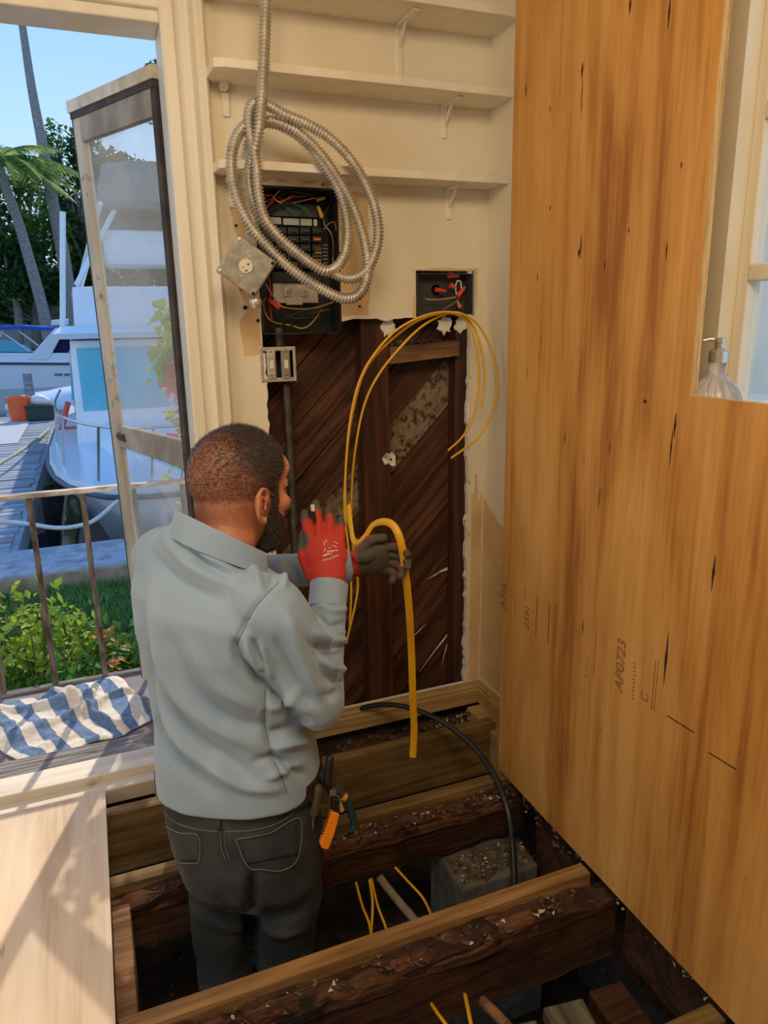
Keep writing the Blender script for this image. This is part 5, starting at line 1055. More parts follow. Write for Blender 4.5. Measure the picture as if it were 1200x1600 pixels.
def folds(me, lines, clipn=0.05, curve3=None):
    """press cloth folds into a garment: each line is (points, width, height)"""
    co = vco(me).astype(np.float64); no = vno(me); px = pix(co); view = cC-co; view /= np.linalg.norm(view, axis=1)[:, None]; facing = sstep(-.05, .25, (no*view).sum(1)); disp = np.zeros(len(co))
    for pts, wd, amp in lines:
        P = np.array([q[:] for q in crom([Vector((a, b, 0)) for a, b in pts], 6)])[:, :2]; best = np.full(len(co), 1e9); tt = np.zeros(len(co))
        for i in range(len(P)-1):
            a, b = P[i], P[i+1]; ab = b-a; t = np.clip(((px-a)@ab)/(ab@ab+1e-9), 0, 1); d = np.linalg.norm(px-(a+t[:, None]*ab), axis=1); q = d < best; best[q] = d[q]; tt[q] = (i+t[q])/(len(P)-1)
        taper = np.sin(np.pi*np.clip(tt*.92+.04, 0, 1))**.6; disp += 1.9*amp*np.exp(-(best/wd)**2)*taper
    co += no*(disp*facing)[:, None]; setco(me, co)
def ripple(me, amp, sc, seed=0.0, aniso=(1, 1, 1)):
    co = vco(me).astype(np.float64); no = vno(me)
    d = np.array([noise.noise(Vector((p[0]*sc*aniso[0]+seed, p[1]*sc*aniso[1], p[2]*sc*aniso[2])))+.5*noise.noise(Vector((p[0]*sc*2.1*aniso[0], p[1]*sc*2.1*aniso[1]+seed, p[2]*sc*2.1*aniso[2]))) for p in co])
    setco(me, co+no*(amp*d)[:, None])

# --- joints
HIP = Vector((.203, 1.402, .10)); Rh, Fh = frame(28)
SHR, ELR, WRR = aty(438, 958, 1.228), aty(497, 1097, 1.275), aty(514, 918, 1.42)
SHL, ELL, WRL = Vector((.098, 1.478, .832)), Vector((.285, 1.675, .705)), aty(540, 884, 1.63)
HC = Vector((.249, 1.408, .976)); hy = 64
Rr, Fr = frame(hy); pt = math.radians(-7); FH = (Fr*math.cos(pt)+Vector((0, 0, math.sin(pt)))).normalized(); RH = Rr.copy(); UH = RH.cross(FH)
rl_ = math.radians(3); RH, UH = RH*math.cos(rl_)+UH*math.sin(rl_), -RH*math.sin(rl_)+UH*math.cos(rl_)
MH = Matrix((RH, FH, UH)).transposed()
def hp(x, y, z): return HC+MH @ Vector((x, y, z))

man = thing('person', (HIP.x, HIP.y, -.66), 'person in light blue shirt and dark jeans standing in the floor opening holding yellow cable', 'person')
# --- body (skin), one continuous figure under the clothes
b_ = MB()
b_.ell(hp(0, -.012, .034), (.077, .100, .090), R=MH, n=32, m=24)
b_.ell(hp(0, .010, -.010), (.071, .085, .085), R=MH, n=32, m=24)
b_.ell(hp(0, .040, -.045), (.060, .056, .075), R=MH, n=28, m=20)
b_.ell(hp(0, .046, -.088), (.046, .046, .038), R=MH, n=24, m=16)
b_.ell(hp(0, .086, .012), (.050, .016, .014), R=MH)
b_.ell(hp(0, .082, .045), (.052, .016, .034), R=MH)
b_.ell(hp(0, .103, -.022), (.011, .020, .030), R=MH); b_.ell(hp(0, .112, -.038), (.016, .015, .012), R=MH)
b_.ell(hp(0, .093, -.070), (.022, .010, .010), R=MH); b_.ell(hp(.048, .066, -.022), (.018, .022, .018), R=MH); b_.ell(hp(-.048, .066, -.022), (.018, .022, .018), R=MH)
limb(b_, [hp(0, -.030, -.02), hp(0, -.030, -.075), Vector((.200, 1.368, .875)), Vector((.197, 1.372, .80))], [.066, .061, .060, .070], n=24)
b_.loft([ering((.215, 1.40, .10), 28, .125, .095), ering((.205, 1.40, .30), 28, .135, .10), ering((.195, 1.385, .55), 36, .135, .095), ering((.188, 1.368, .72), 44, .145, .09, tilt=.014), ering((.188, 1.370, .81), 46, .11, .06, tilt=.03), ering((.195, 1.370, .86), 46, .056, .05, tilt=.02)])
for S, E, Wr in ((SHR, ELR, WRR), (SHL, ELL, WRL)): limb(b_, [S, E, E.lerp(Wr, .95)], [.026, .022, .020])
KL, AL = aty(352, 1505, 1.435), Vector((.150, 1.442, -.60)); KR, AR = aty(446, 1485, 1.385), Vector((.290, 1.380, -.60))
HL, HR_ = HIP-Rh*.070+Vector((.016, -.006, .02)), HIP+Rh*.078+Vector((.012, -.006, .02))
limb(b_, [HL, KL, AL], [.062, .048, .040]); limb(b_, [HR_, KR, AR], [.062, .048, .040])
body = remesh(b_, .0055, 5, .5)
M_SKIN = bpy.data.materials.new('tanned_skin'); M_SKIN.use_nodes = True
def hairmix(m, skin1, skin2, hair1, hair2, sss=.06, nscale=160):
    n = m.node_tree.nodes; l = m.node_tree.links; b = n['Principled BSDF']; b.inputs['Roughness'].default_value = .5; b.inputs['Subsurface Weight'].default_value = sss; b.inputs['Subsurface Radius'].default_value = (.012, .004, .002)
    tc = n.new('ShaderNodeTexCoord'); z1 = n.new('ShaderNodeTexNoise'); z1.inputs['Scale'].default_value = 18; l.new(tc.outputs['Object'], z1.inputs['Vector'])
    r1 = n.new('ShaderNodeValToRGB'); r1.color_ramp.elements[0].position = .3; r1.color_ramp.elements[1].position = .7; r1.color_ramp.elements[0].color = (*skin1, 1); r1.color_ramp.elements[1].color = (*skin2, 1); l.new(z1.outputs['Fac'], r1.inputs[0])
    z2 = n.new('ShaderNodeTexNoise'); z2.inputs['Scale'].default_value = nscale; z2.inputs['Detail'].default_value = 3; l.new(tc.outputs['Object'], z2.inputs['Vector'])
    r2 = n.new('ShaderNodeValToRGB'); r2.color_ramp.elements[0].position = .35; r2.color_ramp.elements[1].position = .65; r2.color_ramp.elements[0].color = (*hair1, 1); r2.color_ramp.elements[1].color = (*hair2, 1); l.new(z2.outputs['Fac'], r2.inputs[0])
    at = n.new('ShaderNodeAttribute'); at.attribute_name = 'hairy'
    ad = n.new('ShaderNodeMath'); ad.operation = 'MULTIPLY_ADD'; ad.inputs[1].default_value = .55; ad.inputs[2].default_value = -.275; l.new(z2.outputs['Fac'], ad.inputs[0])
    a2 = n.new('ShaderNodeMath'); a2.operation = 'ADD'; a2.use_clamp = True; l.new(at.outputs['Fac'], a2.inputs[0]); l.new(ad.outputs[0], a2.inputs[1])
    a3 = n.new('ShaderNodeMath'); a3.operation = 'MULTIPLY'; a3.use_clamp = True; l.new(a2.outputs[0], a3.inputs[0]); mr = n.new('ShaderNodeMapRange'); mr.inputs[1].default_value = 0; mr.inputs[2].default_value = .15; l.new(at.outputs['Fac'], mr.inputs[0]); l.new(mr.outputs[0], a3.inputs[1])
    mx = n.new('ShaderNodeMix'); mx.data_type = 'RGBA'; l.new(a3.outputs[0], mx.inputs[0]); l.new(r1.outputs[0], mx.inputs[6]); l.new(r2.outputs[0], mx.inputs[7]); l.new(mx.outputs[2], b.inputs['Base Color'])
    bp = n.new('ShaderNodeBump'); bp.inputs['Strength'].default_value = .25; bp.inputs['Distance'].default_value = .003; l.new(z2.outputs['Fac'], bp.inputs['Height']); l.new(bp.outputs[0], b.inputs['Normal'])
SK1, SK2 = (.47, .170, .080), (.58, .235, .120); HR1, HR2 = (.010, .006, .004), (.045, .022, .013)
hairmix(M_SKIN, SK1, SK2, HR1, HR2)
MHn = np.array(MH.transposed()); HCn = np.array(HC[:])
def headlocal(co): return (co-HCn)@MHn.T
def hair_density(co):
    q = headlocal(co.astype(np.float64)); x, y, z = q[:, 0], q[:, 1], q[:, 2]
    low = sstep(-.085, .03, z)                                   # fade from the nape upwards
    front = np.where(z > .05, .074-.25*(np.abs(x)), .028+.9*(z-.0)*.8); front = np.clip(front, .018, .074)
    inside = 1-sstep(front-.004, front+.008, y)
    fw = sstep(-.055, .03, y+.25*(z-.06)); topd = sstep(.02, .085, z)
    crown = 1-.22*np.exp(-(((x-.020)/.032)**2+((y+.078)/.035)**2+((z-.075)/.040)**2))
    d = (.26+.38*low+.32*fw*sstep(-.02, .05, z)+.16*topd)*inside*crown*sstep(-.088, -.055, z)
    return d
def beard_density(co):
    q = headlocal(co.astype(np.float64)); x, y, z = q[:, 0], q[:, 1], q[:, 2]
    up = -.020-.75*np.clip(y-.022, 0, .05)-.0*(y > .07)
    d = sstep(.012, .026, y)*(1-sstep(up-.006, up+.004, z))*(1-.9*np.exp(-(((y-.10)/.02)**2+((z+.070)/.010)**2+(x/.02)**2)))*sstep(-.135, -.115, z)
    side = sstep(.016, .022, y)*(1-sstep(.034, .042, y))*(z > -.04)*(z < .02)*.8
    return np.maximum(d, side)*(z > -.14)
co = vco(body); hd = hair_density(co); bd = beard_density(co); ql = headlocal(co.astype(np.float64))
# eye sockets
co2 = co.astype(np.float64); no = vno(body)
for sx in (-1, 1):
    g = np.exp(-(((ql[:, 0]-sx*.032)/.016)**2+((ql[:, 1]-.092)/.03)**2+((ql[:, 2]+.004)/.011)**2)); co2 -= no*(g*.006)[:, None]
setco(body, co2); setattr_(body, 'hairy', np.maximum(hd, bd))
bo_ = put('body', body, M_SKIN, man, smooth=180, fix=False)
for sx in (-1, 1): 
    ey = put('eye', MB().ell(hp(sx*.032, .072, -.004), (.0115, .0115, .0115), R=MH), mat('eye_white', (.7, .68, .64), rough=.2), bo_, smooth=180)
    put('iris', MB().ell(hp(sx*.032, .0805, -.004), (.006, .004, .006), R=MH), mat('brown_iris', (.05, .02, .01), rough=.2), ey, smooth=180)
    put('eyebrow', MB().sweep(crom([hp(sx*.012, .104, .014), hp(sx*.030, .101, .019), hp(sx*.050, .084, .014)], 5), [.002]+[.0045]*9+[.002], n=6), mat('brow_hair', HR1, HR2, rough=.8, scale=200), bo_, smooth=60)
def shell(me, dens, thr, off, name, m, seed, nst, slen, lean, thr2=None):
    """hair shell: the part of the scalp with hair, lifted off, plus short strands"""
    co = vco(me).astype(np.float64); no = vno(me).astype(np.float64); keep = dens > thr; idx = -np.ones(len(co), int); mb = MB(); vs = []; at = []
    tris = [list(p.vertices) for p in me.polygons if all(keep[v] for v in p.vertices)]
    used = sorted({v for t in tris for v in t}); rng = random.Random(seed)
    for k, v in enumerate(used): idx[v] = k; vs.append(co[v]+no[v]*(off*min(1, (dens[v]-thr)/(.3))+.0006+.0006*rng.random())); at.append(dens[v])
    mb.add(vs, [tuple(int(idx[v]) for v in t) for t in tris]); nsh = len(vs)
    thr2 = thr if thr2 is None else thr2; pool = [int(v) for v in np.nonzero(dens > thr2)[0]]; wts = [max(0.0, dens[v]-thr2)**1.3 for v in pool]; pick = rng.choices(pool, wts, k=nst); sv = []; sf = []
    for v in pick:
        n_ = Vector(no[v]); p = Vector(co[v])+n_*(off*.6*min(1, max(0, (dens[v]-thr)/.3))); t = Vector((rng.gauss(0, .35), rng.gauss(0, .35), rng.gauss(0, .35)))+lean(p); d = (n_*.8+t).normalized(); L = slen*rng.uniform(.5, 1.2)*(.35+.65*dens[v]); s_ = d.cross(n_+Vector((.01, .02, .03))); s_ = s_.normalized()*.0006 if s_.length > 1e-6 else Vector((.0006, 0, 0))
        k = len(sv); sv += [p-s_, p+s_, p+d*L]; sf.append((k, k+1, k+2)); at += [1, 1, 1]
    mb.add(sv, sf); out = mb.mesh(name); setattr_(out, 'hairy', at); return put(name, out, m, man, smooth=180, fix=False)
M_HAIR = bpy.data.materials.new('dark_brown_hair'); M_HAIR.use_nodes = True; hairmix(M_HAIR, (.20, .085, .042), (.27, .12, .06), HR1, HR2, 0, 220); M_HAIR.node_tree.nodes['Principled BSDF'].inputs['Roughness'].default_value = .55
M_BEARD = bpy.data.materials.new('dark_beard_hair'); M_BEARD.use_nodes = True; hairmix(M_BEARD, (.03, .018, .012), (.05, .03, .02), (.008, .006, .005), (.035, .025, .02), 0, 260)
hd = hair_density(vco(body)); bd = beard_density(vco(body))
shell(body, hd, .84, .006, 'hair', M_HAIR, 1, 16000, .011, lambda p: FH*.9, .45)
shell(body, bd, .30, .007, 'beard', M_BEARD, 2, 3500, .011, lambda p: -UH*.7+FH*.3)
# --- ears
for sx in (1, -1):
    e0 = hp(sx*.074, -.012, -.022); tilt = -.12
    def ep(u, v, o): return e0+MH @ Vector((sx*(.004+o+.30*max(0, -u)), u, v))
    hel = [ep(.010, .004, .004), ep(.013, .018, .006), ep(.006, .030, .010), ep(-.008, .033, .013), ep(-.019, .022, .015), ep(-.021, .004, .015), ep(-.016, -.014, .012), ep(-.006, -.026, .008), ep(.006, -.031, .005), ep(.010, -.022, .003)]
    eb = MB().sweep(crom(hel, 5), [.0038]*30+[.0046]*16, n=10)
    outl = [ep(u*.92, v*.92, o-.003) for (u, v, o) in ((.010, .004, .002), (.012, .018, .003), (.006, .029, .006), (-.008, .032, .008), (-.018, .022, .009), (-.020, .004, .009), (-.015, -.014, .007), (-.006, -.026, .005), (.006, -.031, .003), (.010, -.020, .002))]
    eb.prism(outl, (0, 0, 0), MH @ Vector((-sx*.005, 0, 0))); eb.sweep(crom([ep(.006, .012, .006), ep(-.004, .018, .008), ep(-.010, .008, .010), ep(-.008, -.006, .009), ep(.002, -.014, .006)], 5), .0032, n=8); eb.ell(ep(.008, -.004, .004), (.004, .005, .006), R=MH)
    em = remesh(eb, .0018, 4, .5); setattr_(em, 'hairy', np.zeros(len(em.vertices))); put('ear', em, M_SKIN, bo_, smooth=180, fix=False)
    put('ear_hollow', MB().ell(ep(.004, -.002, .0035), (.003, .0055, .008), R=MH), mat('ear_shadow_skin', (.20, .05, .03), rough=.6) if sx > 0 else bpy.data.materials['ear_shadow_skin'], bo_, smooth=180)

# --- shirt
M_SHIRT = mat('light_blue_knit_shirt', (0.255, 0.350, 0.460), (0.300, 0.400, 0.515), rough=.78, scale=5, bump=.08, bscale=900, sheen=.25, spec=.25)
sb = MB()
sb.loft([ering((.204, 1.400, .338), 28, .176, .138, bb=.138), ering((.203, 1.398, .40), 29, .172, .134, bb=.134), ering((.200, 1.392, .50), 33, .165, .126, bb=.128), ering((.196, 1.384, .60), 38, .168, .122, bb=.128, tilt=.006), ering((.190, 1.372, .70), 43, .178, .122, bb=.134, tilt=.014), ering((.186, 1.368, .775), 46, .178, .112, bb=.128, tilt=.026), ering((.182, 1.372, .830), 47, .164, .092, bb=.100, tilt=.036), ering((.188, 1.373, .866), 48, .108, .072, bb=.080, tilt=.034, ft=.022), ering((.196, 1.374, .893), 50, .072, .066, bb=.072, tilt=.022, ft=.040)])
limb(sb, [SHR+Vector((-.045, .05, .014)), SHR+Vector((-.012, .012, .004)), SHR.lerp(ELR, .5)+Vector((.002, 0, 0)), ELR+Vector((.0, -.006, -.006)), ELR.lerp(WRR, .35)+Vector((.004, 0, 0)), ELR.lerp(WRR, .96)], [.056, .061, .060, .050, .042, .037], n=22)
limb(sb, [SHL+Vector((.03, -.03, .012)), SHL, SHL.lerp(ELL, .5), ELL, ELL.lerp(WRL, .4), ELL.lerp(WRL, .97)], [.062, .066, .056, .048, .044, .038], n=22)
shirt = remesh(sb, .005, 9, .5)
ripple(shirt, .0030, 13, 3.0, (1, 1, .6))
folds(shirt, [
    ([(222, 880), (218, 960), (235, 1060), (290, 1140), (380, 1205)], 13, -.012), ([(236, 900), (240, 980), (268, 1070), (330, 1130), (410, 1170)], 12, .008),
    ([(212, 1000), (226, 1090), (262, 1170), (330, 1232)], 12, -.011), ([(226, 1010), (246, 1090), (290, 1165), (365, 1215)], 10, .009), ([(262, 1000), (300, 1075), (360, 1125), (430, 1140)], 12, -.008), ([(330, 1190), (380, 1225), (440, 1232)], 9, .008),
    ([(300, 1010), (340, 1070), (400, 1105)], 11, .007),
    ([(436, 908), (400, 945), (378, 985), (368, 1012)], 4, -.004),
    ([(368, 1005), (376, 1035), (398, 1058), (416, 1078)], 7, -.012), ([(382, 1000), (392, 1025), (410, 1052)], 6, .009), ([(395, 1000), (404, 1025), (414, 1052)], 5, -.008), ([(408, 1005), (414, 1030), (420, 1060)], 5, .007),
    ([(408, 1052), (430, 1086), (455, 1111), (480, 1128)], 5, -.009), ([(436, 1050), (462, 1088), (492, 1112)], 6, .005), ([(455, 985), (478, 1030), (500, 1065)], 5, -.004), ([(500, 1010), (518, 1012), (541, 1010)], 3.5, -.005), ([(497, 975), (518, 988), (541, 987)], 3.5, .004),
    ([(416, 1072), (414, 1120), (420, 1160), (434, 1200), (448, 1235)], 3.5, -.005), ([(422, 1150), (445, 1140), (478, 1122)], 7, -.008), ([(424, 1170), (455, 1160), (482, 1160)], 7, .008), ([(400, 1190), (430, 1185), (455, 1200), (475, 1215)], 8, -.009), ([(415, 1215), (440, 1205), (470, 1195)], 7, .007), ([(412, 1105), (440, 1100), (470, 1080)], 8, .006),
    ([(448, 960), (470, 1020), (498, 1085)], 10, .008), ([(430, 1000), (455, 1055), (490, 1105)], 8, -.007), ([(418, 1040), (450, 1085), (485, 1118)], 7, .005), ([(480, 1000), (505, 1040), (518, 1090)], 8, -.007), ([(505, 1085), (520, 1090), (532, 1075)], 6, -.006),
    ([(494, 962), (515, 978), (540, 975)], 6, -.008), ([(492, 985), (512, 1000), (541, 1000)], 6, .007), ([(496, 1005), (515, 1022), (541, 1020)], 6, -.008), ([(505, 1032), (522, 1045), (541, 1045)], 6, .007), ([(515, 1058), (528, 1066), (541, 1066)], 5, -.006), ([(500, 945), (520, 955), (542, 950)], 5, .005),
    ([(290, 828), (330, 858), (390, 890)], 6, -.008), ([(285, 838), (310, 862), (365, 892)], 5, .006), ([(300, 850), (320, 880), (360, 905)], 6, -.006), ([(250, 830), (300, 885), (380, 920)], 11, .007), ([(230, 860), (280, 910), (350, 940)], 10, -.006),
    ([(410, 880), (418, 900), (420, 920)], 5, -.008), ([(430, 872), (440, 892), (445, 915)], 5, .008), ([(452, 872), (460, 890), (466, 910)], 5, -.008), ([(395, 885), (402, 900), (405, 915)], 5, .007)])
sh_o = put('shirt', shirt, M_SHIRT, man, smooth=180, fix=False)
# shirt collar, stand-up band round the neck
def cring(c, yaw, a, b, tx, ty, n=40):
    R, F = frame(yaw); return [Vector(c)+R*(a*math.cos(t))+F*(b*math.sin(t))+Vector((0, 0, tx*math.cos(t)+ty*math.sin(t))) for t in [2*math.pi*i/n for i in range(n)]]
TX, TY = -.020, -.052
put('collar', MB().loft([cring((.194, 1.371, .862), 52, .089, .092, TX*1.1, TY*.9), cring((.197, 1.373, .874), 52, .088, .090, TX, TY), cring((.201, 1.375, .900), 52, .083, .085, TX, TY), cring((.202, 1.376, .905), 52, .081, .083, TX, TY), cring((.202, 1.376, .903), 52, .077, .079, TX, TY), cring((.198, 1.373, .860), 52, .078, .080, TX, TY)], caps=False), M_SHIRT, sh_o, smooth=60)
def cuff(a, b, r0, r1): return MB().sweep([a, a.lerp(b, .5), b, b.lerp(a, .02), a], [r0, (r0+r1)/2, r1, r1-.004, r0-.006], n=22, caps=False)
put('cuff', cuff(ELR.lerp(WRR, .80), ELR.lerp(WRR, 1.03), .040, .042), M_SHIRT, sh_o, smooth=60)
put('cuff', cuff(ELL.lerp(WRL, .82), ELL.lerp(WRL, 1.04), .041, .041), M_SHIRT, sh_o, smooth=60)

# --- jeans
M_JEAN = mat('dark_denim', (0.014, 0.018, 0.022), (0.040, 0.048, 0.055), rough=.85, scale=9, bump=.25, bscale=500, c3=(0.10, 0.11, 0.105), s3=9, t3=(.56, .80))
jb_ = MB(); jb_.loft([ering((.204, 1.402, .395), 28, .160, .118, bb=.114), ering((.205, 1.401, .30), 28, .168, .124, bb=.126), ering((.213, 1.398, .20), 28, .166, .124, bb=.138), ering((.220, 1.396, .12), 28, .156, .116, bb=.134), ering((.220, 1.398, .07), 28, .142, .10, bb=.100)])
limb(jb_, [HL+Vector((0, 0, .06)), HL.lerp(KL, .35), KL, AL], [.078, .080, .066, .062], n=22); limb(jb_, [HR_+Vector((0, 0, .06)), HR_.lerp(KR, .35), KR, AR], [.080, .082, .068, .064], n=22)
jeans = remesh(jb_, .0065, 6, .5); ripple(jeans, .003, 16, 8.0, (1, 1, .7))
folds(jeans, [([(395, 1365), (392, 1420), (394, 1480)], 9, -.014), ([(330, 1400), (360, 1425), (388, 1420)], 7, -.004), ([(335, 1440), (362, 1452), (385, 1445)], 6, .004), ([(410, 1415), (440, 1432), (478, 1425)], 7, -.004), ([(412, 1450), (440, 1462), (480, 1450)], 6, .004), ([(345, 1290), (352, 1330), (362, 1352)], 4, -.004)])
jn = put('jeans', jeans, M_JEAN, man, smooth=180, fix=False)
from mathutils.bvhtree import BVHTree
JT = BVHTree.FromPolygons([v.co[:] for v in jeans.vertices], [tuple(p.vertices) for p in jeans.polygons]); ST = BVHTree.FromPolygons([v.co[:] for v in shirt.vertices], [tuple(p.vertices) for p in shirt.polygons])
def hit(tree, px, py, off=.0):
    d = ray(px, py).normalized(); h = tree.ray_cast(CAM, d)
    return (h[0]+h[1]*off) if h[0] is not None else None
M_STITCH = mat('pale_stitching', (.12, .115, .10), (.18, .17, .14), rough=.9)
def seam(tree, pts, name, m, parent, r=.0010, off=.0006, k=8):
    P = [hit(tree, a.x, a.y, off) for a in crom([Vector((x, y, 0)) for x, y in pts], k)]; P = [p for p in P if p is not None]
    if len(P) > 2: put(name, MB().sweep(P, r, n=5), m, parent, smooth=60)
seam(JT, [(256, 1268), (275, 1285), (310, 1296), (345, 1299)], 'yoke_stitching', M_STITCH, jn); seam(JT, [(352, 1299), (400, 1296), (440, 1283), (474, 1256)], 'yoke_stitching', M_STITCH, jn)
seam(JT, [(344, 1300), (346, 1325), (352, 1342)], 'centre_seam', M_STITCH, jn); seam(JT, [(350, 1300), (352, 1322), (358, 1342)], 'centre_seam', M_STITCH, jn)
def patchmesh(tree, quad, nx, ny, off, name, m, parent):
    a, b, c, d = [Vector((*q, 0)) for q in quad]; vs = []; ok = True
    for j in range(ny+1):
        for i in range(nx+1):
            q = a.lerp(b, i/nx).lerp(d.lerp(c, i/nx), j/ny); h = hit(tree, q.x, q.y, off)
            if h is None: return None
            vs.append(h)
    o = put(name, MB().add(vs, [(j*(nx+1)+i, j*(nx+1)+i+1, (j+1)*(nx+1)+i+1, (j+1)*(nx+1)+i) for j in range(ny) for i in range(nx)]), m, parent, smooth=180)
    s_ = o.modifiers.new('t', 'SOLIDIFY'); s_.thickness = .003; s_.offset = 1; return o
for quad, sm in (([(262, 1290), (311, 1305), (313, 1344), (284, 1346)], [(262, 1290), (285, 1300), (311, 1304), (313, 1343), (300, 1347), (284, 1346)]), ([(370, 1309), (464, 1283), (466, 1335), (388, 1350)], [(370, 1309), (420, 1300), (466, 1278), (464, 1338), (440, 1358), (410, 1356), (386, 1350), (370, 1310)])):
    pk = patchmesh(JT, quad, 10, 10, .0015, 'back_pocket', M_JEAN, jn)
    if pk: seam(JT, sm, 'pocket_stitching', M_STITCH, pk, off=.005)
patchmesh(JT, [(337, 1268), (345, 1268), (347, 1297), (339, 1297)], 3, 6, .003, 'belt_loop', M_JEAN, jn)
M_LEATH = mat('dark_leather', (.012, .009, .007), (.028, .02, .015), rough=.55, scale=40, bump=.2)
R_, F_ = frame(28); put('belt', MB().loft([ering((.204, 1.402, .335), 28, .182, .134, bb=.130), ering((.204, 1.402, .372), 28, .180, .132, bb=.127), ering((.204, 1.402, .372), 28, .174, .126, bb=.122), ering((.204, 1.402, .335), 28, .176, .128, bb=.125)], caps=False), M_LEATH, man, smooth=60)
for A_ in (AL, AR):
    f_ = Fh; bt = MB().ell(A_+f_*.05+Vector((0, 0, -.022)), (.048, .048, .036)).ell(A_+f_*.11+Vector((0, 0, -.030)), (.046, .056, .028)).ell(A_+Vector((0, 0, .0)), (.050, .052, .055))
    bm_ = remesh(bt, .008, 3); put('boot', bm_, M_LEATH, man, smooth=180)
# side seam of the shirt and shoulder seam as thin stitched cords
M_SEAM = mat('shirt_seam_thread', (.12, .165, .21), rough=.9)
seam(ST, [(415, 1075), (413, 1120), (420, 1165)], 'shirt_side_seam', M_SEAM, sh_o, .0010, .0003); seam(ST, [(428, 1190), (440, 1215), (449, 1240)], 'shirt_side_seam', M_SEAM, sh_o, .0010, .0003)
seam(ST, [(436, 909), (402, 945), (380, 985), (369, 1010)], 'shoulder_seam', M_SEAM, sh_o, .0009, .0002)

# --- gloved hands
M_GLOVE = bpy.data.materials.new('red_knit_grey_dipped_glove'); M_GLOVE.use_nodes = True
n = M_GLOVE.node_tree.nodes; l = M_GLOVE.node_tree.links; b = n['Principled BSDF']; b.inputs['Roughness'].default_value = .75
at = n.new('ShaderNodeAttribute'); at.attribute_name = 'dip'; mx = n.new('ShaderNodeMix'); mx.data_type = 'RGBA'; l.new(at.outputs['Fac'], mx.inputs[0]); mx.inputs[6].default_value = (.50, .035, .022, 1); mx.inputs[7].default_value = (.085, .072, .056, 1); l.new(mx.outputs[2], b.inputs['Base Color'])
tc = n.new('ShaderNodeTexCoord'); nz = n.new('ShaderNodeTexNoise'); nz.inputs['Scale'].default_value = 400; l.new(tc.outputs['Object'], nz.inputs['Vector']); bp = n.new('ShaderNodeBump'); bp.inputs['Strength'].default_value = .3; bp.inputs['Distance'].default_value = .002; l.new(nz.outputs['Fac'], bp.inputs['Height']); l.new(bp.outputs[0], b.inputs['Normal'])
def glove(wrist, F, N, fingers, thumb, name='glove', K=1.15):
    """F: wrist to knuckles, N: where the palm faces, S: thumb side; fingers: (side offset, length, [three bends], splay)"""
    F = F.normalized(); N = (N-F*N.dot(F)).normalized(); S = thumb[0]; S = (S-F*S.dot(F)-N*S.dot(N)).normalized(); mb = MB(); tips = []
    B = Matrix((S, F, N)).transposed()
    mb.sweep([wrist-F*.035, wrist, wrist+F*.02], [.031, .029, .032], [.024, .023, .022], n=18, up=S)
    mb.ell(wrist+F*.030, (.036, .040, .020), R=B); mb.ell(wrist+F*.062, (.042, .040, .0185), R=B); mb.ell(wrist+F*.080+N*.001, (.041, .026, .016), R=B); mb.ell(wrist+F*.040+S*.022+N*.008, (.018, .030, .016), R=B)
    for so, L, bends, spl in fingers:
        p = wrist+F*(.088-.012*abs(so-.004)/.03)+S*so; d = (F+S*spl).normalized(); seg = [L*.46, L*.30, L*.24]; P = [p-d*.02, p]; R_ = [.0105, .0105]; ax = d.cross(N).normalized()
        for k, (sl_, bd_) in enumerate(zip(seg, bends)):
            d = (Matrix.Rotation(math.radians(bd_), 3, ax) @ d).normalized(); p = p+d*sl_; P.append(p); R_.append(.0098-.0008*k)
        Q = crom(P, 5); rr = [R_[0]+(R_[-1]-R_[0])*i/(len(Q)-1) for i in range(len(Q))]; mb.sweep(Q, rr, n=12)
        for e_ in (P[-1],): mb.ell(e_, (rr[-1]*1.0,)*3, n=12, m=8)
        for q in P[2:-1]: mb.ell(q, (.0104,)*3, n=12, m=8)
        tips.append(p)
    p = wrist+F*.028+S*.030+N*.006; d = thumb[1].normalized(); P = [p-d*.012, p, p+d*.038]; d2 = thumb[2].normalized(); P.append(P[-1]+d2*.030); Q = crom(P, 5); mb.sweep(Q, [.0135-.0035*i/(len(Q)-1) for i in range(len(Q))], n=12); mb.ell(P[-1], (.0105,)*3, n=12, m=8); mb.ell(P[2], (.0125,)*3, n=12, m=8)
    mb.v = [tuple(wrist+(Vector(q)-wrist)*K) for q in mb.v]; tips = [wrist+(q-wrist)*K for q in tips]; P = [wrist+(q-wrist)*K for q in P]
    me = remesh(mb, .0028, 4, .5); co = vco(me).astype(np.float64); no = vno(me); wr = np.array(wrist[:]); Fn, Nn = np.array(F[:]), np.array(N[:]); al = (co-wr)@Fn; face = no@Nn
    dip = sstep(-.02, .18, face-.02)*sstep(.022, .034, al)
    for tp in tips+[P[-1]]: dip = np.maximum(dip, 1-sstep(.022, .030, np.linalg.norm(co-np.array(tp[:]), axis=1)))
    setattr_(me, 'dip', dip); return put(name, me, M_GLOVE, man, smooth=180, fix=False), tips, B
tipR = aty(503, 806, 1.485); FR = tipR-WRR; NR = Vector((.25, .95, .10))
gR, tR, BR = glove(WRR, FR, NR, [(.028, .074, [6, 12, 10], .06), (.009, .082, [4, 10, 8], .0), (-.011, .076, [8, 16, 12], -.06), (-.029, .060, [10, 18, 14], -.12)], (Vector((-1, .1, 0)), FR.normalized()*.9+Vector((-.30, .12, 0)), FR.normalized()*.95+Vector((.16, .15, .05))))
FL = aty(640, 862, 1.60)-WRL; NL = Vector((.15, -.95, -.28))
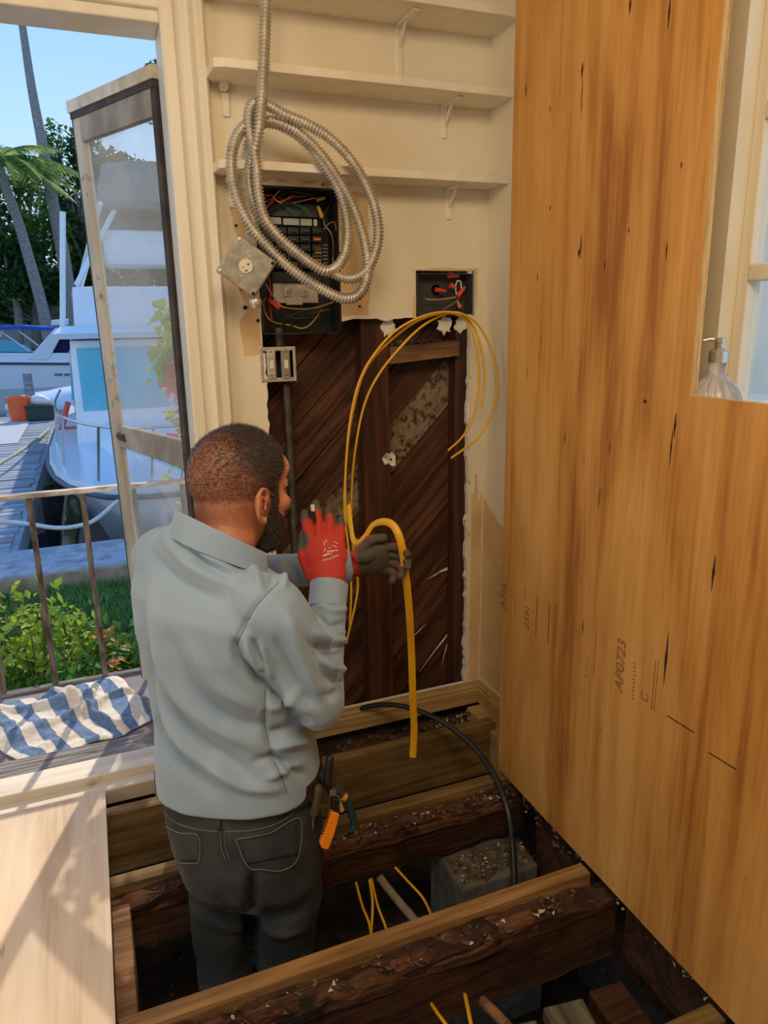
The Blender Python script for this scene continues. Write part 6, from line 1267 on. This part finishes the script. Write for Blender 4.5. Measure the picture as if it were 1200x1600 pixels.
gL, tL, BL = glove(WRL, FL, NL, [(.028, .072, [18, 30, 25], .05), (.009, .080, [28, 40, 32], .0), (-.011, .076, [34, 46, 36], -.02), (-.029, .060, [38, 48, 38], -.06)], (Vector((0, .1, 1)), FL.normalized()*.75+Vector((0, .05, .60)), FL.normalized()*.95+Vector((0, -.25, .10))))
# white marks on the back of the right glove
M_WMARK = mat('white_print', (.75, .73, .70), rough=.7)
GT = BVHTree.FromPolygons([v.co[:] for v in gR.data.vertices], [tuple(p.vertices) for p in gR.data.polygons])
def gmark(pts, r=.0009):
    P = [hit(GT, *q, .0006) for q in pts]; P = [p for p in P if p is not None]
    if len(P) > 1: put('glove_print', MB().sweep(P, r, n=4), M_WMARK, gR)
gmark([(504, 869), (514, 864), (511, 862), (528, 860)], .0011); gmark([(504, 869), (516, 866), (520, 861), (528, 860)], .0008)
gc = hit(GT, 515, 872, .0008)
if gc is not None:
    h2 = hit(GT, 523, 868, .0008) or gc; h1 = hit(GT, 507, 874, .0008) or gc; tx = (h2-h1).normalized(); tn = -NR.normalized(); tn = (tn-tx*tn.dot(tx)).normalized(); ty = tn.cross(tx)
    Mt = Matrix((tx, ty, tn)).transposed().to_4x4(); Mt.translation = gc+tn*.001
    text_mesh('Milwaukee', .0088, Mt, 'glove_print', M_WMARK, gR, shear=.25, extrude=.0003)
for q in ([(506, 846), (507, 852)], [(508, 856), (507, 862)], [(509, 843), (510, 848)], [(522, 846), (528, 850)], [(519, 852), (526, 855)], [(514, 855), (516, 858)]): gmark(q, .0008)
# tool pinched in the right hand
pen = thing('marker', aty(489, 800, 1.45), 'small dark marker pinched in the right glove', 'marker')
put('marker_body', MB().sweep([aty(492, 815, 1.475), aty(489, 797, 1.475)], .0042, n=10), M_BLACKPL, pen, smooth=60); put('marker_cap', MB().sweep([aty(489.2, 798, 1.475), aty(488, 789, 1.475)], .0046, n=10), M_WHITEPL, pen, smooth=60)

# --- tools on the belt
YT = 1.300
def T3(cx, cy, y=YT): return aty(460+cx*120/1067, 1160+cy*180/1600, y)
pch = thing('tool_pouch', T3(250, 1200), 'dark leather tool pouch hanging on the belt at the right hip', 'tool pouch')
put('pouch_body', remesh(MB().prism([T3(150, 560), T3(400, 560), T3(350, 1000), T3(290, 1480), T3(190, 1480), T3(130, 900)], (0, .010, 0), (0, .055, 0)), .006, 4), M_LEATH, pch, smooth=180)
put('pouch_strap', MB().prism([T3(200, 40), T3(330, 90), T3(360, 600), T3(210, 600)], (0, .030, 0), (0, .045, 0)), M_LEATH, pch, bevel=.003)
put('rivet', MB().lathe([(.009, 0), (.006, .004)], T3(205, 1325, YT+.008), (0, -1, 0), 12), mat('brass', (.45, .33, .15), rough=.4, metal=.8), pch, smooth=60)
M_OLIVE = mat('olive_handle', (.055, .048, .024), (.085, .07, .035), rough=.5, scale=20)
t_ = thing('screwdriver', T3(290, 800), 'screwdriver with an olive handle standing in the belt pouch', 'screwdriver'); a, b = T3(330, 590, YT-.012), T3(265, 1000, YT-.012)
put('handle', MB().lathe([(.006, 0), (.010, .006), (.0115, .02), (.0105, (b-a).length*.6), (.012, (b-a).length*.95), (.008, (b-a).length)], a, b-a, 24, 8, .05), M_OLIVE, t_, smooth=50); put('shank', MB().sweep([b, T3(230, 1300, YT-.010)], .0035, n=8), M_GREYMETAL, t_, smooth=60)
t_ = thing('black_cutters', T3(480, 400), 'black-handled cutters sticking up from the belt pouch', 'cutters')
put('handle', MB().sweep(crom([T3(490, 230), T3(475, 400), T3(460, 560), T3(500, 690)], 6), [.0085]+[.0095]*12+[.007]*6, n=12), M_BLACKPL, t_, smooth=60); put('handle_end', MB().ell(T3(490, 232), (.0088,)*3), M_BLACKPL, t_, smooth=60)
put('jaw', MB().sweep(crom([T3(370, 420, YT+.01), T3(430, 560, YT+.01), T3(520, 680, YT+.01)], 6), .007, n=10), M_DKGREY, t_, smooth=60); put('pivot', MB().lathe([(.008, 0), (.008, .004)], T3(530, 690, YT-.012), (0, -1, 0), 12), M_GREYMETAL, t_)
t_ = thing('orange_cutter', T3(450, 1100), 'bright orange utility cutter hanging from the belt', 'cutter'); M_ORT = mat('bright_orange_plastic', (.95, .28, .015), rough=.4)
oh = put('handle', MB().prism([T3(475, 875), T3(588, 920), T3(520, 1180), T3(435, 1405), T3(340, 1390), T3(318, 1330), T3(365, 1180)], (0, -.022, 0), (0, -.008, 0)), M_ORT, t_, bevel=.003); put('black_grip', MB().prism([T3(500, 710), T3(600, 720), T3(585, 915), T3(478, 870)], (0, -.020, 0), (0, -.006, 0)), M_BLACKPL, t_, bevel=.003)
for i in range(11):
    c0_ = T3(500-i*11.5, 925+i*34, YT-.0228); put('printed_mark', MB().box((-.0035, -.0003, -.0012), (.0035, .0003, .0012), R=Matrix.Rotation(.35, 3, 'Y'), o=c0_), M_BLACKPL, oh)
t_ = thing('pliers', T3(760, 900), 'pliers with dark teal handles hanging from the belt', 'pliers'); M_TEAL = mat('teal_grip', (.010, .030, .036), (.018, .045, .052), rough=.4)
put('handle', MB().sweep(crom([T3(680, 760), T3(740, 840), T3(790, 980), T3(830, 1120), T3(825, 1190)], 6), [.0085]*20+[.010]*5, n=12), M_TEAL, t_, smooth=60); put('handle_collar', MB().sweep([T3(650, 735), T3(700, 765)], .0095, n=12), M_AMB, t_, smooth=60); put('handle_inner', MB().sweep(crom([T3(590, 720), T3(620, 850), T3(655, 940)], 5), .0065, n=10), M_YELW, t_, smooth=60)
put('head', MB().sweep(crom([T3(660, 735), T3(600, 660), T3(540, 620)], 5), .009, n=10), M_DKGREY, t_, smooth=60)
